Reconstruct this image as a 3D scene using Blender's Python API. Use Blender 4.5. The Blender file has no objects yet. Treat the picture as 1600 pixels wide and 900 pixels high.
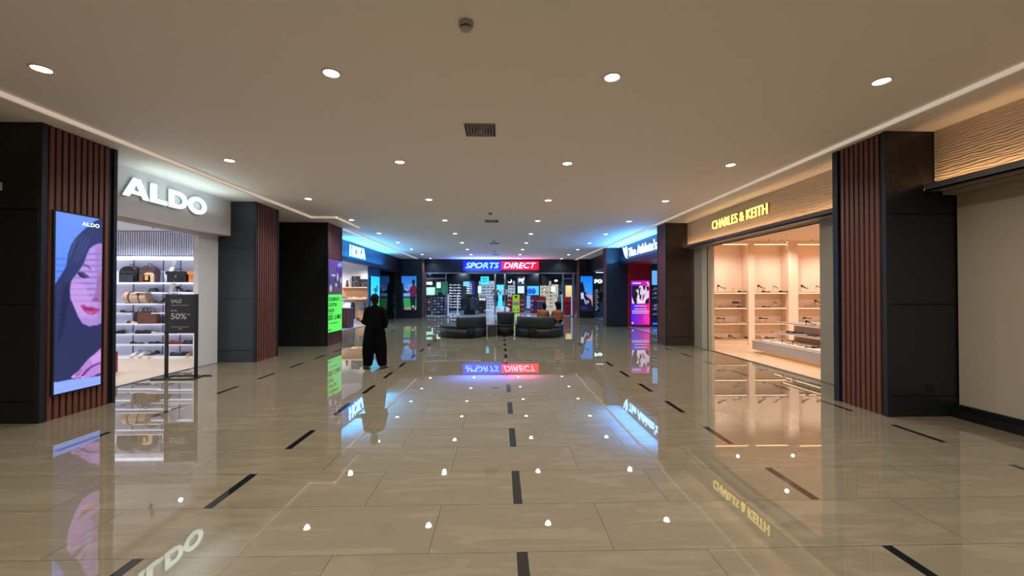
import bpy, bmesh, math, random
import numpy as np
from mathutils import Vector, Matrix
random.seed(7)
PI = math.pi
scn = bpy.context.scene
COL = scn.collection

# ------------------------------------------------------------------ camera, world, exposure
cd = bpy.data.cameras.new('camera'); cam = bpy.data.objects.new('camera', cd); COL.objects.link(cam)
cd.sensor_width = 36; cd.lens = 14.4; cd.clip_start = .05; cd.clip_end = 200
cam.location = (0, 0, 1.68)
cam.rotation_euler = (PI/2 + math.atan(7/640), 0, -math.atan(18/640))
scn.camera = cam
w = bpy.data.worlds.new('world'); scn.world = w; w.use_nodes = True
w.node_tree.nodes['Background'].inputs[0].default_value = (.6, .7, .9, 1)
w.node_tree.nodes['Background'].inputs[1].default_value = .02
scn.view_settings.view_transform = 'Standard'; scn.view_settings.look = 'None'
scn.view_settings.gamma = 1; scn.view_settings.use_curve_mapping = False
scn.view_settings.exposure = 0.0
scn.cycles.use_denoising = True
scn.cycles.max_bounces = 8; scn.cycles.diffuse_bounces = 4; scn.cycles.glossy_bounces = 4
scn.cycles.transparent_max_bounces = 12; scn.cycles.sample_clamp_indirect = 4
scn.cycles.caustics_reflective = False; scn.cycles.caustics_refractive = False

DL_W = 51         # watts of one ceiling downlight
ZC, ZS = 3.94, 3.875   # middle ceiling, side soffits

def area(name, loc, rot, sx, sy, watts, col, spread=180):
    l = bpy.data.lights.new(name, 'AREA'); l.shape = 'RECTANGLE'; l.size = sx; l.size_y = sy
    l.energy = watts; l.color = col; l.spread = math.radians(spread)
    o = bpy.data.objects.new(name, l); o.location = loc; o.rotation_euler = rot; COL.objects.link(o)
    return o
def spots(name, x0, x1, nx, y0, y1, ny, z, watts, col, angle=150):
    """small spotlights on a shop's ceiling"""
    for i in range(nx):
        for j in range(ny):
            l = bpy.data.lights.new(name, 'SPOT'); l.energy = watts; l.color = col; l.spot_size = math.radians(angle); l.spot_blend = .8; l.shadow_soft_size = .04
            o = bpy.data.objects.new(name, l); COL.objects.link(o)
            o.location = (x0 + (x1-x0)*(i/(nx-1) if nx > 1 else .5), y0 + (y1-y0)*(j/(ny-1) if ny > 1 else .5), z)
spots('bag_shop_light', -11, -7.6, 3, 7.4, 10.0, 2, 3.24, 112, (.93, .95, 1))
spots('shoe_shop_light', 7.2, 10.6, 3, 8.0, 12.3, 3, 3.28, 118, (1, .89, .79))
spots('trainer_shop_light', -9.4, -7.4, 2, 18.5, 22.0, 3, 3.24, 175, (.95, .96, 1))
spots('sports_hall_light', -6, 6, 5, 29.2, 36.5, 3, 3.42, 270, (.74, .86, 1))
spots('red_shop_light', 7.0, 10, 2, 15.0, 19.2, 2, 3.24, 70, (.62, .80, 1))
spots('corner_shop_light', 7, 9.5, 2, 22.5, 26.2, 2, 3.2, 45, (.7, .85, 1))
spots('corner_shop_light_left', -8.5, -7.6, 1, 24.4, 26.2, 2, 3.2, 16, (.8, .9, 1))
# added unseen area lamps in place of the glow the lit signs throw up
area('blue_sign_fill', (-6.28, 19.6, 3.12), (0, math.radians(-166), 0), .3, 6.4, 170, (.06, .46, 1))
area('blue_sign_fill_right', (5.6, 17.2, 3.12), (0, math.radians(166), 0), .3, 5.2, 170, (.08, .38, 1))
area('blue_box_sign_fill', (-1.2, 27.5, 3.05), (PI, 0, 0), 2.4, .3, 210, (.10, .24, 1))
area('red_box_sign_fill', (1.4, 27.5, 3.05), (PI, 0, 0), 2.2, .3, 34, (1, .16, .40))
area('white_sign_fill', (-6.15, 8.3, 3.35), (0, math.radians(-168), 0), .3, 2.2, 6, (.72, 1, 1))

# ------------------------------------------------------------------ helpers
def lin(c):
    return tuple(((v/255)/12.92 if v/255 <= .04045 else ((v/255+.055)/1.055)**2.4) for v in c)
MATS = {}
def mat(name, rgb, rough=.5, metal=0, emit=0, bump=None, spec=.5, erb=None):
    if name in MATS: return MATS[name]
    m = bpy.data.materials.new(name); m.use_nodes = True; nt = m.node_tree
    b = nt.nodes['Principled BSDF']; c = lin(rgb) + (1,)
    b.inputs['Base Color'].default_value = c; b.inputs['Roughness'].default_value = rough
    b.inputs['Metallic'].default_value = metal; b.inputs['Specular IOR Level'].default_value = spec
    if emit:
        b.inputs['Emission Color'].default_value = (lin(erb) + (1,)) if erb else c
        b.inputs['Emission Strength'].default_value = emit
    tc = nt.nodes.new('ShaderNodeTexCoord'); n = nt.nodes.new('ShaderNodeTexNoise')
    n.inputs['Scale'].default_value = bump[0] if bump else 60
    nt.links.new(tc.outputs['Object'], n.inputs['Vector'])
    if not emit:
        bp = nt.nodes.new('ShaderNodeBump'); bp.inputs['Strength'].default_value = bump[1] if bump else .03
        bp.inputs['Distance'].default_value = .01
        nt.links.new(n.outputs['Fac'], bp.inputs['Height']); nt.links.new(bp.outputs['Normal'], b.inputs['Normal'])
    MATS[name] = m
    return m

class MB:
    """collects boxes, prisms, tubes; build() links them as one mesh"""
    def __init__(s): s.bm = bmesh.new()
    def box(s, x0, y0, z0, x1, y1, z1, mi=0, bev=0):
        x0, x1 = sorted((x0, x1)); y0, y1 = sorted((y0, y1)); z0, z1 = sorted((z0, z1))
        vs = [s.bm.verts.new((x, y, z)) for z in (z0, z1) for x, y in ((x0, y0), (x1, y0), (x1, y1), (x0, y1))]
        fs = []
        for q in ((3, 2, 1, 0), (4, 5, 6, 7), (0, 1, 5, 4), (1, 2, 6, 5), (2, 3, 7, 6), (3, 0, 4, 7)):
            f = s.bm.faces.new([vs[i] for i in q]); f.material_index = mi; fs.append(f)
        if bev:
            r = bmesh.ops.bevel(s.bm, geom=list({e for f in fs for e in f.edges}), offset=bev, segments=2, affect='EDGES', profile=.5)
            for f in r['faces']: f.material_index = mi
        return s
    def prism(s, pts, O, U, V, N, mi=0):
        """polygon pts (u,v) in the plane O+uU+vV pushed along N (a vector with its length)"""
        O, U, V, N = map(Vector, (O, U, V, N))
        a = [s.bm.verts.new(O + U*p[0] + V*p[1]) for p in pts]
        b = [s.bm.verts.new(v.co + N) for v in a]
        n = len(a)
        for f in (a[::-1], b): s.bm.faces.new(f).material_index = mi
        for i in range(n): s.bm.faces.new((a[i], a[(i+1) % n], b[(i+1) % n], b[i])).material_index = mi
        return s
    def loft(s, rings, mi=0, cap=True, smooth=True):
        R = [[s.bm.verts.new(p) for p in r] for r in rings]; n = len(R[0])
        for a, b in zip(R, R[1:]):
            for i in range(n):
                f = s.bm.faces.new((a[i], a[(i+1) % n], b[(i+1) % n], b[i])); f.material_index = mi; f.smooth = smooth
        if cap:
            for f in (R[0][::-1], R[-1]): s.bm.faces.new(f).material_index = mi
        return s
    def lathe(s, prof, c=(0, 0, 0), n=20, mi=0, sx=1, sy=1):
        c = Vector(c)
        return s.loft([[c + Vector((r*sx*math.cos(2*PI*i/n), r*sy*math.sin(2*PI*i/n), z)) for i in range(n)] for r, z in prof], mi)
    def tube(s, pts, r, n=8, mi=0, cap=True):
        P = [Vector(p) for p in pts]; rs = r if isinstance(r, (list, tuple)) else [r]*len(P); rings = []
        for i, p in enumerate(P):
            d = (P[min(i+1, len(P)-1)] - P[max(i-1, 0)]).normalized()
            up = Vector((0, 0, 1)) if abs(d.z) < .9 else Vector((1, 0, 0))
            a = d.cross(up).normalized(); b = a.cross(d)
            rings.append([p + (a*math.cos(2*PI*k/n) + b*math.sin(2*PI*k/n))*rs[i] for k in range(n)])
        return s.loft(rings, mi, cap)
    def cap(s, p0, p1, r0, r1, sq=(1, 1, 1), n=16):
        """tapered capsule, squashed per axis about its own middle"""
        p0, p1 = Vector(p0), Vector(p1); d = p1 - p0; L = d.length or 1e-4
        d = d/L if d.length else Vector((0, 0, 1))
        up = Vector((0, 0, 1)) if abs(d.z) < .9 else Vector((0, 1, 0))
        a = d.cross(up).normalized(); b = a.cross(d); rings = []
        for k in range(-5, 1):
            t = k/5*PI/2; rings.append((p0 + d*(math.sin(t)*r0), max(math.cos(t)*r0, 1e-3)))
        for k in range(0, 6):
            t = k/5*PI/2; rings.append((p1 + d*(math.sin(t)*r1), max(math.cos(t)*r1, 1e-3)))
        out = []
        for c, r in rings:
            ring = []
            for k in range(n):
                v = (a*math.cos(2*PI*k/n) + b*math.sin(2*PI*k/n))*r
                off = v; ring.append(c + Vector((off.x*sq[0], off.y*sq[1], off.z*sq[2])))
            out.append(ring)
        return s.loft(out)
    def ball(s, c, r, sq=(1, 1, 1), n=16):
        c = Vector(c)
        return s.loft([[c + Vector((max(math.cos(t), .01)*r*math.cos(2*PI*i/n)*sq[0], max(math.cos(t), .01)*r*math.sin(2*PI*i/n)*sq[1], r*math.sin(t)*sq[2])) for i in range(n)]
                       for t in [(-.5 + k/10)*PI for k in range(11)]])
    def build(s, name, m, parent=None, smooth=False):
        bmesh.ops.recalc_face_normals(s.bm, faces=s.bm.faces)
        me = bpy.data.meshes.new(name)
        if smooth:
            for f in s.bm.faces: f.smooth = True
        s.bm.to_mesh(me); s.bm.free()
        for x in (m if isinstance(m, (list, tuple)) else [m]): me.materials.append(x)
        return link(name, me, parent)

OFF = {}
def link(name, me, parent=None):
    """meshes are written in the coordinates of the thing's base when local, of the world otherwise"""
    o = bpy.data.objects.new(name, me); COL.objects.link(o)
    if parent:
        off = OFF.get(parent.name, Vector((0, 0, 0)))
        if off.length: me.transform(Matrix.Translation(-off))
        o.parent = parent; OFF[o.name] = off
    return o
def tag(o, label=None, cat=None, group=None, kind=None):
    for k, v in (('label', label), ('category', cat), ('group', group), ('kind', kind)):
        if v: o[k] = v
    return o
def thing(name, label, cat, loc=(0, 0, 0), rz=0, group=None, world=True, kind=None):
    o = bpy.data.objects.new(name, None); COL.objects.link(o); o.empty_display_size = .1
    o.location = loc; o.rotation_euler = (0, 0, rz); tag(o, label, cat, group, kind)
    if world: OFF[o.name] = Vector(loc)
    return o
KIDS = {}
def copy_tree(o, parent=None):
    c = o.copy(); COL.objects.link(c)
    if parent: c.parent = parent
    for ch in list(o.children): copy_tree(ch, c)
    return c
def put(proto, loc, rz, label, group=None, used=set()):
    """first use takes the original, later ones copy it with its parts"""
    if proto.name in used: o = copy_tree(proto)
    else: used.add(proto.name); o = proto
    o.location = loc; o.rotation_euler = (0, 0, rz); o['label'] = label
    if group: o['group'] = group
    return o
ORD = 'first second third fourth fifth sixth seventh eighth ninth tenth eleventh twelfth thirteenth fourteenth'.split()

def text(name, s, m, parent, O, U, V, w, h, depth=.01, bold=0, shear=0, center=False, space=1):
    """lettering fitted to w x h; O lower-left corner, U reading direction, V up"""
    cu = bpy.data.curves.new(name, 'FONT'); cu.body = s; cu.offset = bold; cu.shear = shear; cu.space_character = space
    cu.extrude = .5; cu.resolution_u = 3
    t = bpy.data.objects.new(name, cu); COL.objects.link(t); bpy.context.view_layer.update()
    me = bpy.data.meshes.new_from_object(t.evaluated_get(bpy.context.evaluated_depsgraph_get()))
    bpy.data.objects.remove(t)
    co = np.array([v.co[:] for v in me.vertices]); lo, hi = co.min(0), co.max(0)
    O, U, V = Vector(O), Vector(U), Vector(V); N = U.cross(V)
    for v in me.vertices:
        a = (v.co.x - lo[0])/(hi[0]-lo[0])*w; b = (v.co.y-lo[1])/(hi[1]-lo[1])*h; c = (v.co.z+.5)*depth
        v.co = O + U*a + V*b + N*c
    me.materials.clear(); me.materials.append(m)
    return link(name, me, parent)

class Canvas:
    """small painter for the pictures the lit screens show (per-point colours on a fine grid)"""
    def __init__(s, nx, ny, rgb=(0, 0, 0)):
        s.nx, s.ny = nx, ny; s.im = np.zeros((ny, nx, 3)); s.im[:] = rgb
        s.u, s.v = np.meshgrid((np.arange(nx)+.5)/nx, (np.arange(ny)+.5)/ny)      # v runs down
    def inside(s, pts):
        r = np.zeros(s.u.shape, bool); n = len(pts)
        for i in range(n):
            x0, y0 = pts[i]; x1, y1 = pts[(i+1) % n]
            if y0 == y1: continue
            r ^= ((y0 > s.v) != (y1 > s.v)) & (s.u < (x1-x0)*(s.v-y0)/(y1-y0)+x0)
        return r
    def blend(s, m, rgb, a=1):
        m = (m*a)[..., None]; s.im = s.im*(1-m) + np.array(rgb, float)*m; return s
    def soft(s, m, k):
        m = m.astype(float)
        for _ in range(k):
            p = np.pad(m, 1, mode='edge'); m = (p[1:-1, 1:-1]*2 + p[:-2, 1:-1] + p[2:, 1:-1] + p[1:-1, :-2] + p[1:-1, 2:])/6
        return m
    def poly(s, pts, rgb, k=0, a=1): return s.blend(s.soft(s.inside(pts), k), rgb, a)
    def ell(s, c, r, rgb, k=0, a=1): return s.blend(s.soft(((s.u-c[0])/r[0])**2 + ((s.v-c[1])/r[1])**2 < 1, k), rgb, a)
    def rect(s, x0, y0, x1, y1, rgb, k=0, a=1): return s.poly([(x0, y0), (x1, y0), (x1, y1), (x0, y1)], rgb, k, a)
    def grad(s, c0, c1, v0=0, v1=1):
        t = np.clip((s.v-v0)/(v1-v0), 0, 1)[..., None]; s.im = np.array(c0)*(1-t) + np.array(c1)*t; return s
    def build(s, name, parent, O, U, V, w, h, strength=1):
        O, U, V = map(Vector, (O, U, V)); nx, ny = s.nx, s.ny; N = U.cross(V)
        P = [tuple(O + U*(w*i/(nx-1)) + V*(h*(1-j/(ny-1))) + N*.002) for j in range(ny) for i in range(nx)]
        F = [(j*nx+i, (j+1)*nx+i, (j+1)*nx+i+1, j*nx+i+1) for j in range(ny-1) for i in range(nx-1)]
        me = bpy.data.meshes.new(name); me.from_pydata(P, [], F)
        ca = me.color_attributes.new('picture', 'FLOAT_COLOR', 'POINT')
        c = np.clip(s.im, 0, 255)/255; c = np.where(c <= .04045, c/12.92, ((c+.055)/1.055)**2.4)
        ca.data.foreach_set('color', np.concatenate([c.reshape(-1, 3), np.ones((nx*ny, 1))], 1).astype('f4').ravel())
        key = 'screen_picture_%g' % strength
        if key not in MATS:
            m = bpy.data.materials.new(key); m.use_nodes = True; nt = m.node_tree; b = nt.nodes['Principled BSDF']
            a = nt.nodes.new('ShaderNodeVertexColor'); a.layer_name = 'picture'
            nt.links.new(a.outputs[0], b.inputs['Emission Color']); b.inputs['Emission Strength'].default_value = strength
            b.inputs['Base Color'].default_value = (.01, .01, .01, 1); b.inputs['Roughness'].default_value = .25
            MATS[key] = m
        me.materials.append(MATS[key])
        return link(name, me, parent)

# ------------------------------------------------------------------ materials
M_ceil = mat('ceiling_paint', (246, 238, 234), .75, bump=(30, .02))
M_strip = mat('cove_led', (255, 238, 222), .5, emit=.32)
M_black = mat('black_cladding', (12, 12, 15), .42)
M_void = mat('matte_black_cladding', (5, 5, 6), .75)
M_slate = mat('slate_cladding', (44, 53, 62), .38)
M_brown = mat('brown_cladding', (52, 45, 40), .4)
M_ink = mat('navy_black_cladding', (20, 24, 30), .4)
M_seam = mat('panel_seam', (4, 4, 5), .8)
M_alu = mat('dark_metal_trim', (50, 52, 58), .35, .6)
M_white = mat('white_paint', (232, 232, 236), .5)
M_fgrey = mat('pale_grey_fascia', (226, 224, 232), .5)
M_shelf = mat('white_shelf', (240, 242, 250), .4)
M_dark = mat('near_black', (14, 14, 15), .45)
M_rubber = mat('black_rubber', (10, 10, 10), .6)
M_led = mat('cool_led', (225, 232, 255), .5, emit=1.6)
M_wled = mat('warm_led', (255, 205, 150), .5, emit=3.0)
M_chrome = mat('brushed_steel', (170, 172, 176), .3, .9)
M_cream = mat('cream_plaster', (222, 200, 178), .6)
M_taupe = mat('taupe_jamb', (150, 142, 125), .5)

def wood_slats():
    m = bpy.data.materials.new('reddish_brown_wood'); m.use_nodes = True; nt = m.node_tree; b = nt.nodes['Principled BSDF']
    tc = nt.nodes.new('ShaderNodeTexCoord'); mp = nt.nodes.new('ShaderNodeMapping'); mp.inputs['Scale'].default_value = (30, 30, 1.2)
    n = nt.nodes.new('ShaderNodeTexNoise'); n.inputs['Scale'].default_value = 2; n.inputs['Detail'].default_value = 5
    r = nt.nodes.new('ShaderNodeValToRGB'); r.color_ramp.elements[0].color = lin((78, 43, 34)) + (1,); r.color_ramp.elements[1].color = lin((118, 68, 52)) + (1,)
    for a, c in ((tc.outputs['Object'], mp.inputs[0]), (mp.outputs[0], n.inputs[0]), (n.outputs[0], r.inputs[0]), (r.outputs[0], b.inputs['Base Color'])): nt.links.new(a, c)
    b.inputs['Roughness'].default_value = .55
    return m
M_wood = wood_slats()

def stucco(name, rgb, kind):
    m = bpy.data.materials.new(name); m.use_nodes = True; nt = m.node_tree; b = nt.nodes['Principled BSDF']
    b.inputs['Base Color'].default_value = lin(rgb) + (1,); b.inputs['Roughness'].default_value = .8
    tc = nt.nodes.new('ShaderNodeTexCoord'); mp = nt.nodes.new('ShaderNodeMapping')
    nt.links.new(tc.outputs['Object'], mp.inputs[0]); bp = nt.nodes.new('ShaderNodeBump')
    if kind == 'wave':
        mp.inputs['Scale'].default_value = (1, 1.6, 5.2)
        n = nt.nodes.new('ShaderNodeTexWave'); n.bands_direction = 'Z'; n.inputs['Scale'].default_value = 1.7
        n.inputs['Distortion'].default_value = 7; n.inputs['Detail'].default_value = 2; n.inputs['Detail Scale'].default_value = 1.6
        bp.inputs['Strength'].default_value = .55; bp.inputs['Distance'].default_value = .014; out = n.outputs['Fac']
    else:
        n = nt.nodes.new('ShaderNodeTexNoise'); n.inputs['Scale'].default_value = 55; n.inputs['Detail'].default_value = 3
        bp.inputs['Strength'].default_value = .45; bp.inputs['Distance'].default_value = .012; out = n.outputs['Fac']
    nt.links.new(mp.outputs[0], n.inputs['Vector']); nt.links.new(out, bp.inputs['Height']); nt.links.new(bp.outputs[0], b.inputs['Normal'])
    return m
M_wave = stucco('combed_beige_plaster', (206, 190, 172), 'wave')
M_rough = stucco('rough_beige_plaster', (178, 165, 145), 'noise')

def glass_mat():
    m = bpy.data.materials.new('shop_glass'); m.use_nodes = True; nt = m.node_tree; nt.nodes.clear()
    o = nt.nodes.new('ShaderNodeOutputMaterial'); mx = nt.nodes.new('ShaderNodeMixShader'); t = nt.nodes.new('ShaderNodeBsdfTransparent')
    g = nt.nodes.new('ShaderNodeBsdfGlossy'); g.inputs['Roughness'].default_value = .01; f = nt.nodes.new('ShaderNodeFresnel'); f.inputs[0].default_value = 1.45
    t.inputs[0].default_value = (.95, .98, .98, 1)
    nt.links.new(f.outputs[0], mx.inputs[0]); nt.links.new(t.outputs[0], mx.inputs[1]); nt.links.new(g.outputs[0], mx.inputs[2]); nt.links.new(mx.outputs[0], o.inputs[0])
    return m
M_glass = glass_mat()
M_acryl = mat('clear_acrylic', (255, 245, 235), .2); M_acryl.node_tree.nodes['Principled BSDF'].inputs['Alpha'].default_value = .14

def floor_mat():
    m = bpy.data.materials.new('polished_greige_tile'); m.use_nodes = True; nt = m.node_tree; L = nt.links; b = nt.nodes['Principled BSDF']
    def N(t, **k):
        n = nt.nodes.new(t)
        for a, v in k.items(): setattr(n, a, v)
        return n
    def M(op, a, c=None, d=None):
        n = N('ShaderNodeMath', operation=op)
        for i, v in enumerate((a, c, d)):
            if v is None: continue
            if isinstance(v, (int, float)): n.inputs[i].default_value = v
            else: L.new(v, n.inputs[i])
        return n.outputs[0]
    tc = N('ShaderNodeTexCoord'); sp = N('ShaderNodeSeparateXYZ'); L.new(tc.outputs['Object'], sp.inputs[0]); X, Y = sp.outputs[0], sp.outputs[1]
    ry = M('DIVIDE', M('SUBTRACT', Y, 2.667-.604*40), .604); r = M('FLOOR', ry); fy = M('FRACT', ry)
    odd = M('FLOORED_MODULO', r, 2.0)                         # rows that hold the dark inlays
    rx = M('DIVIDE', M('ADD', M('SUBTRACT', X, .14-1.21*40), M('MULTIPLY', M('SUBTRACT', 1.0, odd), .605)), 1.21)
    cx = M('FLOOR', rx); fx = M('FRACT', rx)
    ex = M('MULTIPLY', M('MINIMUM', fx, M('SUBTRACT', 1.0, fx)), 1.21); ey = M('MULTIPLY', M('MINIMUM', fy, M('SUBTRACT', 1.0, fy)), .604)
    grout = M('LESS_THAN', M('MINIMUM', ex, ey), .0022)
    dx = M('FRACT', M('DIVIDE', M('SUBTRACT', X, .14-2.42*20), 2.42)); dd = M('MULTIPLY', M('MINIMUM', dx, M('SUBTRACT', 1.0, dx)), 2.42)
    dash = M('MULTIPLY', odd, M('LESS_THAN', dd, .036))
    idv = N('ShaderNodeCombineXYZ'); L.new(cx, idv.inputs[0]); L.new(r, idv.inputs[1])
    wn = N('ShaderNodeTexWhiteNoise'); wn.noise_dimensions = '3D'; L.new(idv.outputs[0], wn.inputs['Vector'])
    mp = N('ShaderNodeMapping'); mp.inputs['Scale'].default_value = (.9, 4.5, 1); mp.inputs['Rotation'].default_value = (0, 0, .22)
    va = N('ShaderNodeVectorMath', operation='MULTIPLY_ADD'); L.new(wn.outputs['Color'], va.inputs[0]); va.inputs[1].default_value = (7, 7, 7); L.new(tc.outputs['Object'], va.inputs[2])
    L.new(va.outputs[0], mp.inputs[0])
    ns = N('ShaderNodeTexNoise'); ns.inputs['Scale'].default_value = 1.3; ns.inputs['Detail'].default_value = 6; ns.inputs['Distortion'].default_value = 1.2; L.new(mp.outputs[0], ns.inputs['Vector'])
    vein = M('MULTIPLY', M('SUBTRACT', 1.0, M('MINIMUM', M('MULTIPLY', M('ABSOLUTE', M('SUBTRACT', ns.outputs[0], .5)), 14.0), 1.0)), .22)
    rp = N('ShaderNodeValToRGB'); rp.color_ramp.elements[0].position = .3; rp.color_ramp.elements[1].position = .75
    rp.color_ramp.elements[0].color = lin((118, 108, 89)) + (1,); rp.color_ramp.elements[1].color = lin((134, 123, 101)) + (1,); L.new(ns.outputs[0], rp.inputs[0])
    def mix(f, a, c):
        n = N('ShaderNodeMix', data_type='RGBA'); L.new(f, n.inputs[0])
        for i, v in ((6, a), (7, c)):
            if isinstance(v, tuple): n.inputs[i].default_value = v
            else: L.new(v, n.inputs[i])
        return n.outputs[2]
    c = mix(vein, rp.outputs[0], lin((101, 87, 71)) + (1,))
    c = mix(M('MULTIPLY', wn.outputs['Value'], .12), c, lin((115, 102, 86)) + (1,))
    c = mix(grout, c, lin((70, 62, 50)) + (1,)); c = mix(dash, c, lin((24, 24, 26)) + (1,))
    L.new(c, b.inputs['Base Color']); b.inputs['IOR'].default_value = 2.15
    L.new(M('ADD', .012, M('MULTIPLY', dash, .03)), b.inputs['Roughness'])
    # every tile lies a hair out of level, so mirror lines break at the joints
    geo = N('ShaderNodeNewGeometry'); s2 = N('ShaderNodeVectorMath', operation='MULTIPLY_ADD')
    sub = N('ShaderNodeVectorMath', operation='SUBTRACT'); L.new(wn.outputs['Color'], sub.inputs[0]); sub.inputs[1].default_value = (.5, .5, .5)
    L.new(sub.outputs[0], s2.inputs[0]); s2.inputs[1].default_value = (.0035, .0035, 0); L.new(geo.outputs['Normal'], s2.inputs[2])
    nz = N('ShaderNodeVectorMath', operation='NORMALIZE'); L.new(s2.outputs[0], nz.inputs[0]); L.new(nz.outputs[0], b.inputs['Normal'])
    return m
M_floor = floor_mat()

# ------------------------------------------------------------------ the setting
def struct(o, label=None, cat=None): return tag(o, label, cat, None, 'structure')
def sbox(name, m, *b, **k):
    q = MB()
    for bb in b: q.box(*bb)
    return struct(q.build(name, m), **k)

sbox('floor', M_floor, (-9, -6, -.1, 6.2, 28.0, 0))
M_oak = mat('pale_wood_floor', (205, 184, 158), .35)
M_tilew = mat('white_tile_floor', (170, 180, 200), .06)
sbox('floor_bag_shop', M_oak, (-13, 6.5, -.1, -6.86, 11.2, .004))
sbox('floor_trainer_shop', M_tilew, (-10.5, 14.2, -.1, -6.82, 27.9, .004))
sbox('floor_shoe_shop', mat('warm_oak_floor', (214, 182, 148), .3), (6.16, 6.2, -.1, 11.5, 13.6, .004))
sbox('floor_red_shop', M_tilew, (6.16, 13.62, -.1, 11.5, 27.9, .004))
sbox('floor_sports_hall', M_tilew, (-9, 28.0, -.1, 9, 39, .004))
# thresholds
sbox('trim_1', M_alu, (-6.87, 6.5, 0, -6.79, 10.05, .006))
sbox('trim_2', M_alu, (-6.87, 14.15, 0, -6.79, 26.9, .006))
sbox('trim_3', M_alu, (6.04, 6.25, 0, 6.13, 12.8, .006))
sbox('trim_4', M_alu, (6.04, 13.4, 0, 6.13, 20, .006))
sbox('trim_5', M_alu, (6.04, 20.6, 0, 6.13, 26.9, .006))

# middle ceiling and the lower side soffits
JL = [(-5.62, -6), (-5.62, 12.3), (-4.88, 12.3), (-4.88, 14.2), (-5.56, 14.2), (-5.5, 27.95)]
pts = [(5.15, -6), (5.12, 27.95)] + JL[::-1]
q = MB(); q.prism(pts, (0, 0, ZC), (1, 0, 0), (0, 1, 0), (0, 0, .08)); struct(q.build('ceiling', M_ceil))
q = MB(); q.prism([(-13, -6)] + JL + [(-13, 27.95)], (0, 0, ZS), (1, 0, 0), (0, 1, 0), (0, 0, .05)); struct(q.build('ceiling_left', M_ceil))
q = MB(); q.prism([(5.15, -6), (13, -6), (13, 27.95), (5.12, 27.95)], (0, 0, ZS), (1, 0, 0), (0, 1, 0), (0, 0, .05)); struct(q.build('ceiling_right', M_ceil))
# lit reveal of the step between them
q = MB()
for (x0, y0), (x1, y1) in zip(JL, JL[1:]):
    q.box(min(x0, x1)-.012, min(y0, y1)-.012, ZS+.012, max(x0, x1)+.012, max(y0, y1)+.012, ZC-.004)
struct(q.build('trim_6', M_strip))
q = MB(); q.prism([(5.138, -6), (5.165, -6), (5.135, 27.9), (5.108, 27.9)], (0, 0, ZS+.012), (1, 0, 0), (0, 1, 0), (0, 0, ZC-ZS-.016)); struct(q.build('trim_7', M_strip))
# shop ceilings
M_inceil = mat('shop_ceiling_paint', (214, 214, 220), .7)
sbox('ceiling_bag_shop', M_inceil, (-13, 6.5, 3.30, -6.9, 11.2, 3.36))
sbox('ceiling_trainer_shop', M_inceil, (-10.5, 14.2, 3.30, -6.9, 27.9, 3.36))
sbox('ceiling_shoe_shop', mat('warm_shop_ceiling', (226, 204, 176), .7), (6.16, 6.2, 3.34, 11.5, 13.6, 3.4))
sbox('ceiling_red_shop', mat('dim_shop_ceiling', (60, 70, 84), .7), (6.16, 13.62, 3.30, 11.5, 27.9, 3.36))
sbox('ceiling_sports_hall', mat('black_shop_ceiling', (16, 20, 26), .7), (-9, 28.0, 3.5, 9, 39, 3.56))
# walls the pictures of the shops end on
sbox('wall_left', M_rough, (-9.1, -6, 0, -9, 5.4, 3.9))
sbox('wall_behind', M_rough, (-9.1, -6.1, 0, 6.3, -6, 3.95))
sbox('wall_right', M_rough, (6.2, -6, 0, 6.3, 5.38, 3.9))
sbox('baseboard_right', M_black, (6.10, -6, 0, 6.2, 5.38, .1), (6.16, -6, .1, 6.2, 5.38, .17))
sbox('wall_bag_shop', M_white, (-13.1, 6.5, 0, -13, 11.2, 3.36), (-13, 11.08, 0, -6.95, 11.2, 3.36), (-13, 6.5, 0, -7, 6.56, 3.36))
sbox('wall_trainer_shop', mat('cream_shop_wall', (226, 220, 212), .6), (-10.6, 14.2, 0, -10.5, 27.9, 3.36), (-10.5, 23.0, 0, -7.1, 23.1, 3.36), (-10.5, 14.16, 0, -6.9, 14.2, 3.36))
sbox('wall_shoe_shop', M_cream, (11.5, 6.2, 0, 11.6, 13.6, 3.4), (6.16, 13.42, 0, 11.5, 13.6, 3.4), (6.25, 6.2, 0, 11.5, 6.26, 3.4))
sbox('wall_red_shop', mat('blue_grey_shop_wall', (70, 96, 128), .6), (11.5, 13.6, 0, 11.6, 27.9, 3.36), (7.42, 20.02, 0, 11.5, 20.12, 3.36), (6.2, 27.3, 0, 11.5, 27.4, 3.36))
sbox('wall_sports_hall', mat('slate_blue_shop_wall', (52, 66, 84), .6), (-9, 38.6, 0, 9, 38.7, 3.6), (-9.1, 28, 0, -9, 38.7, 3.6), (9, 28, 0, 9.1, 38.7, 3.6))

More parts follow.
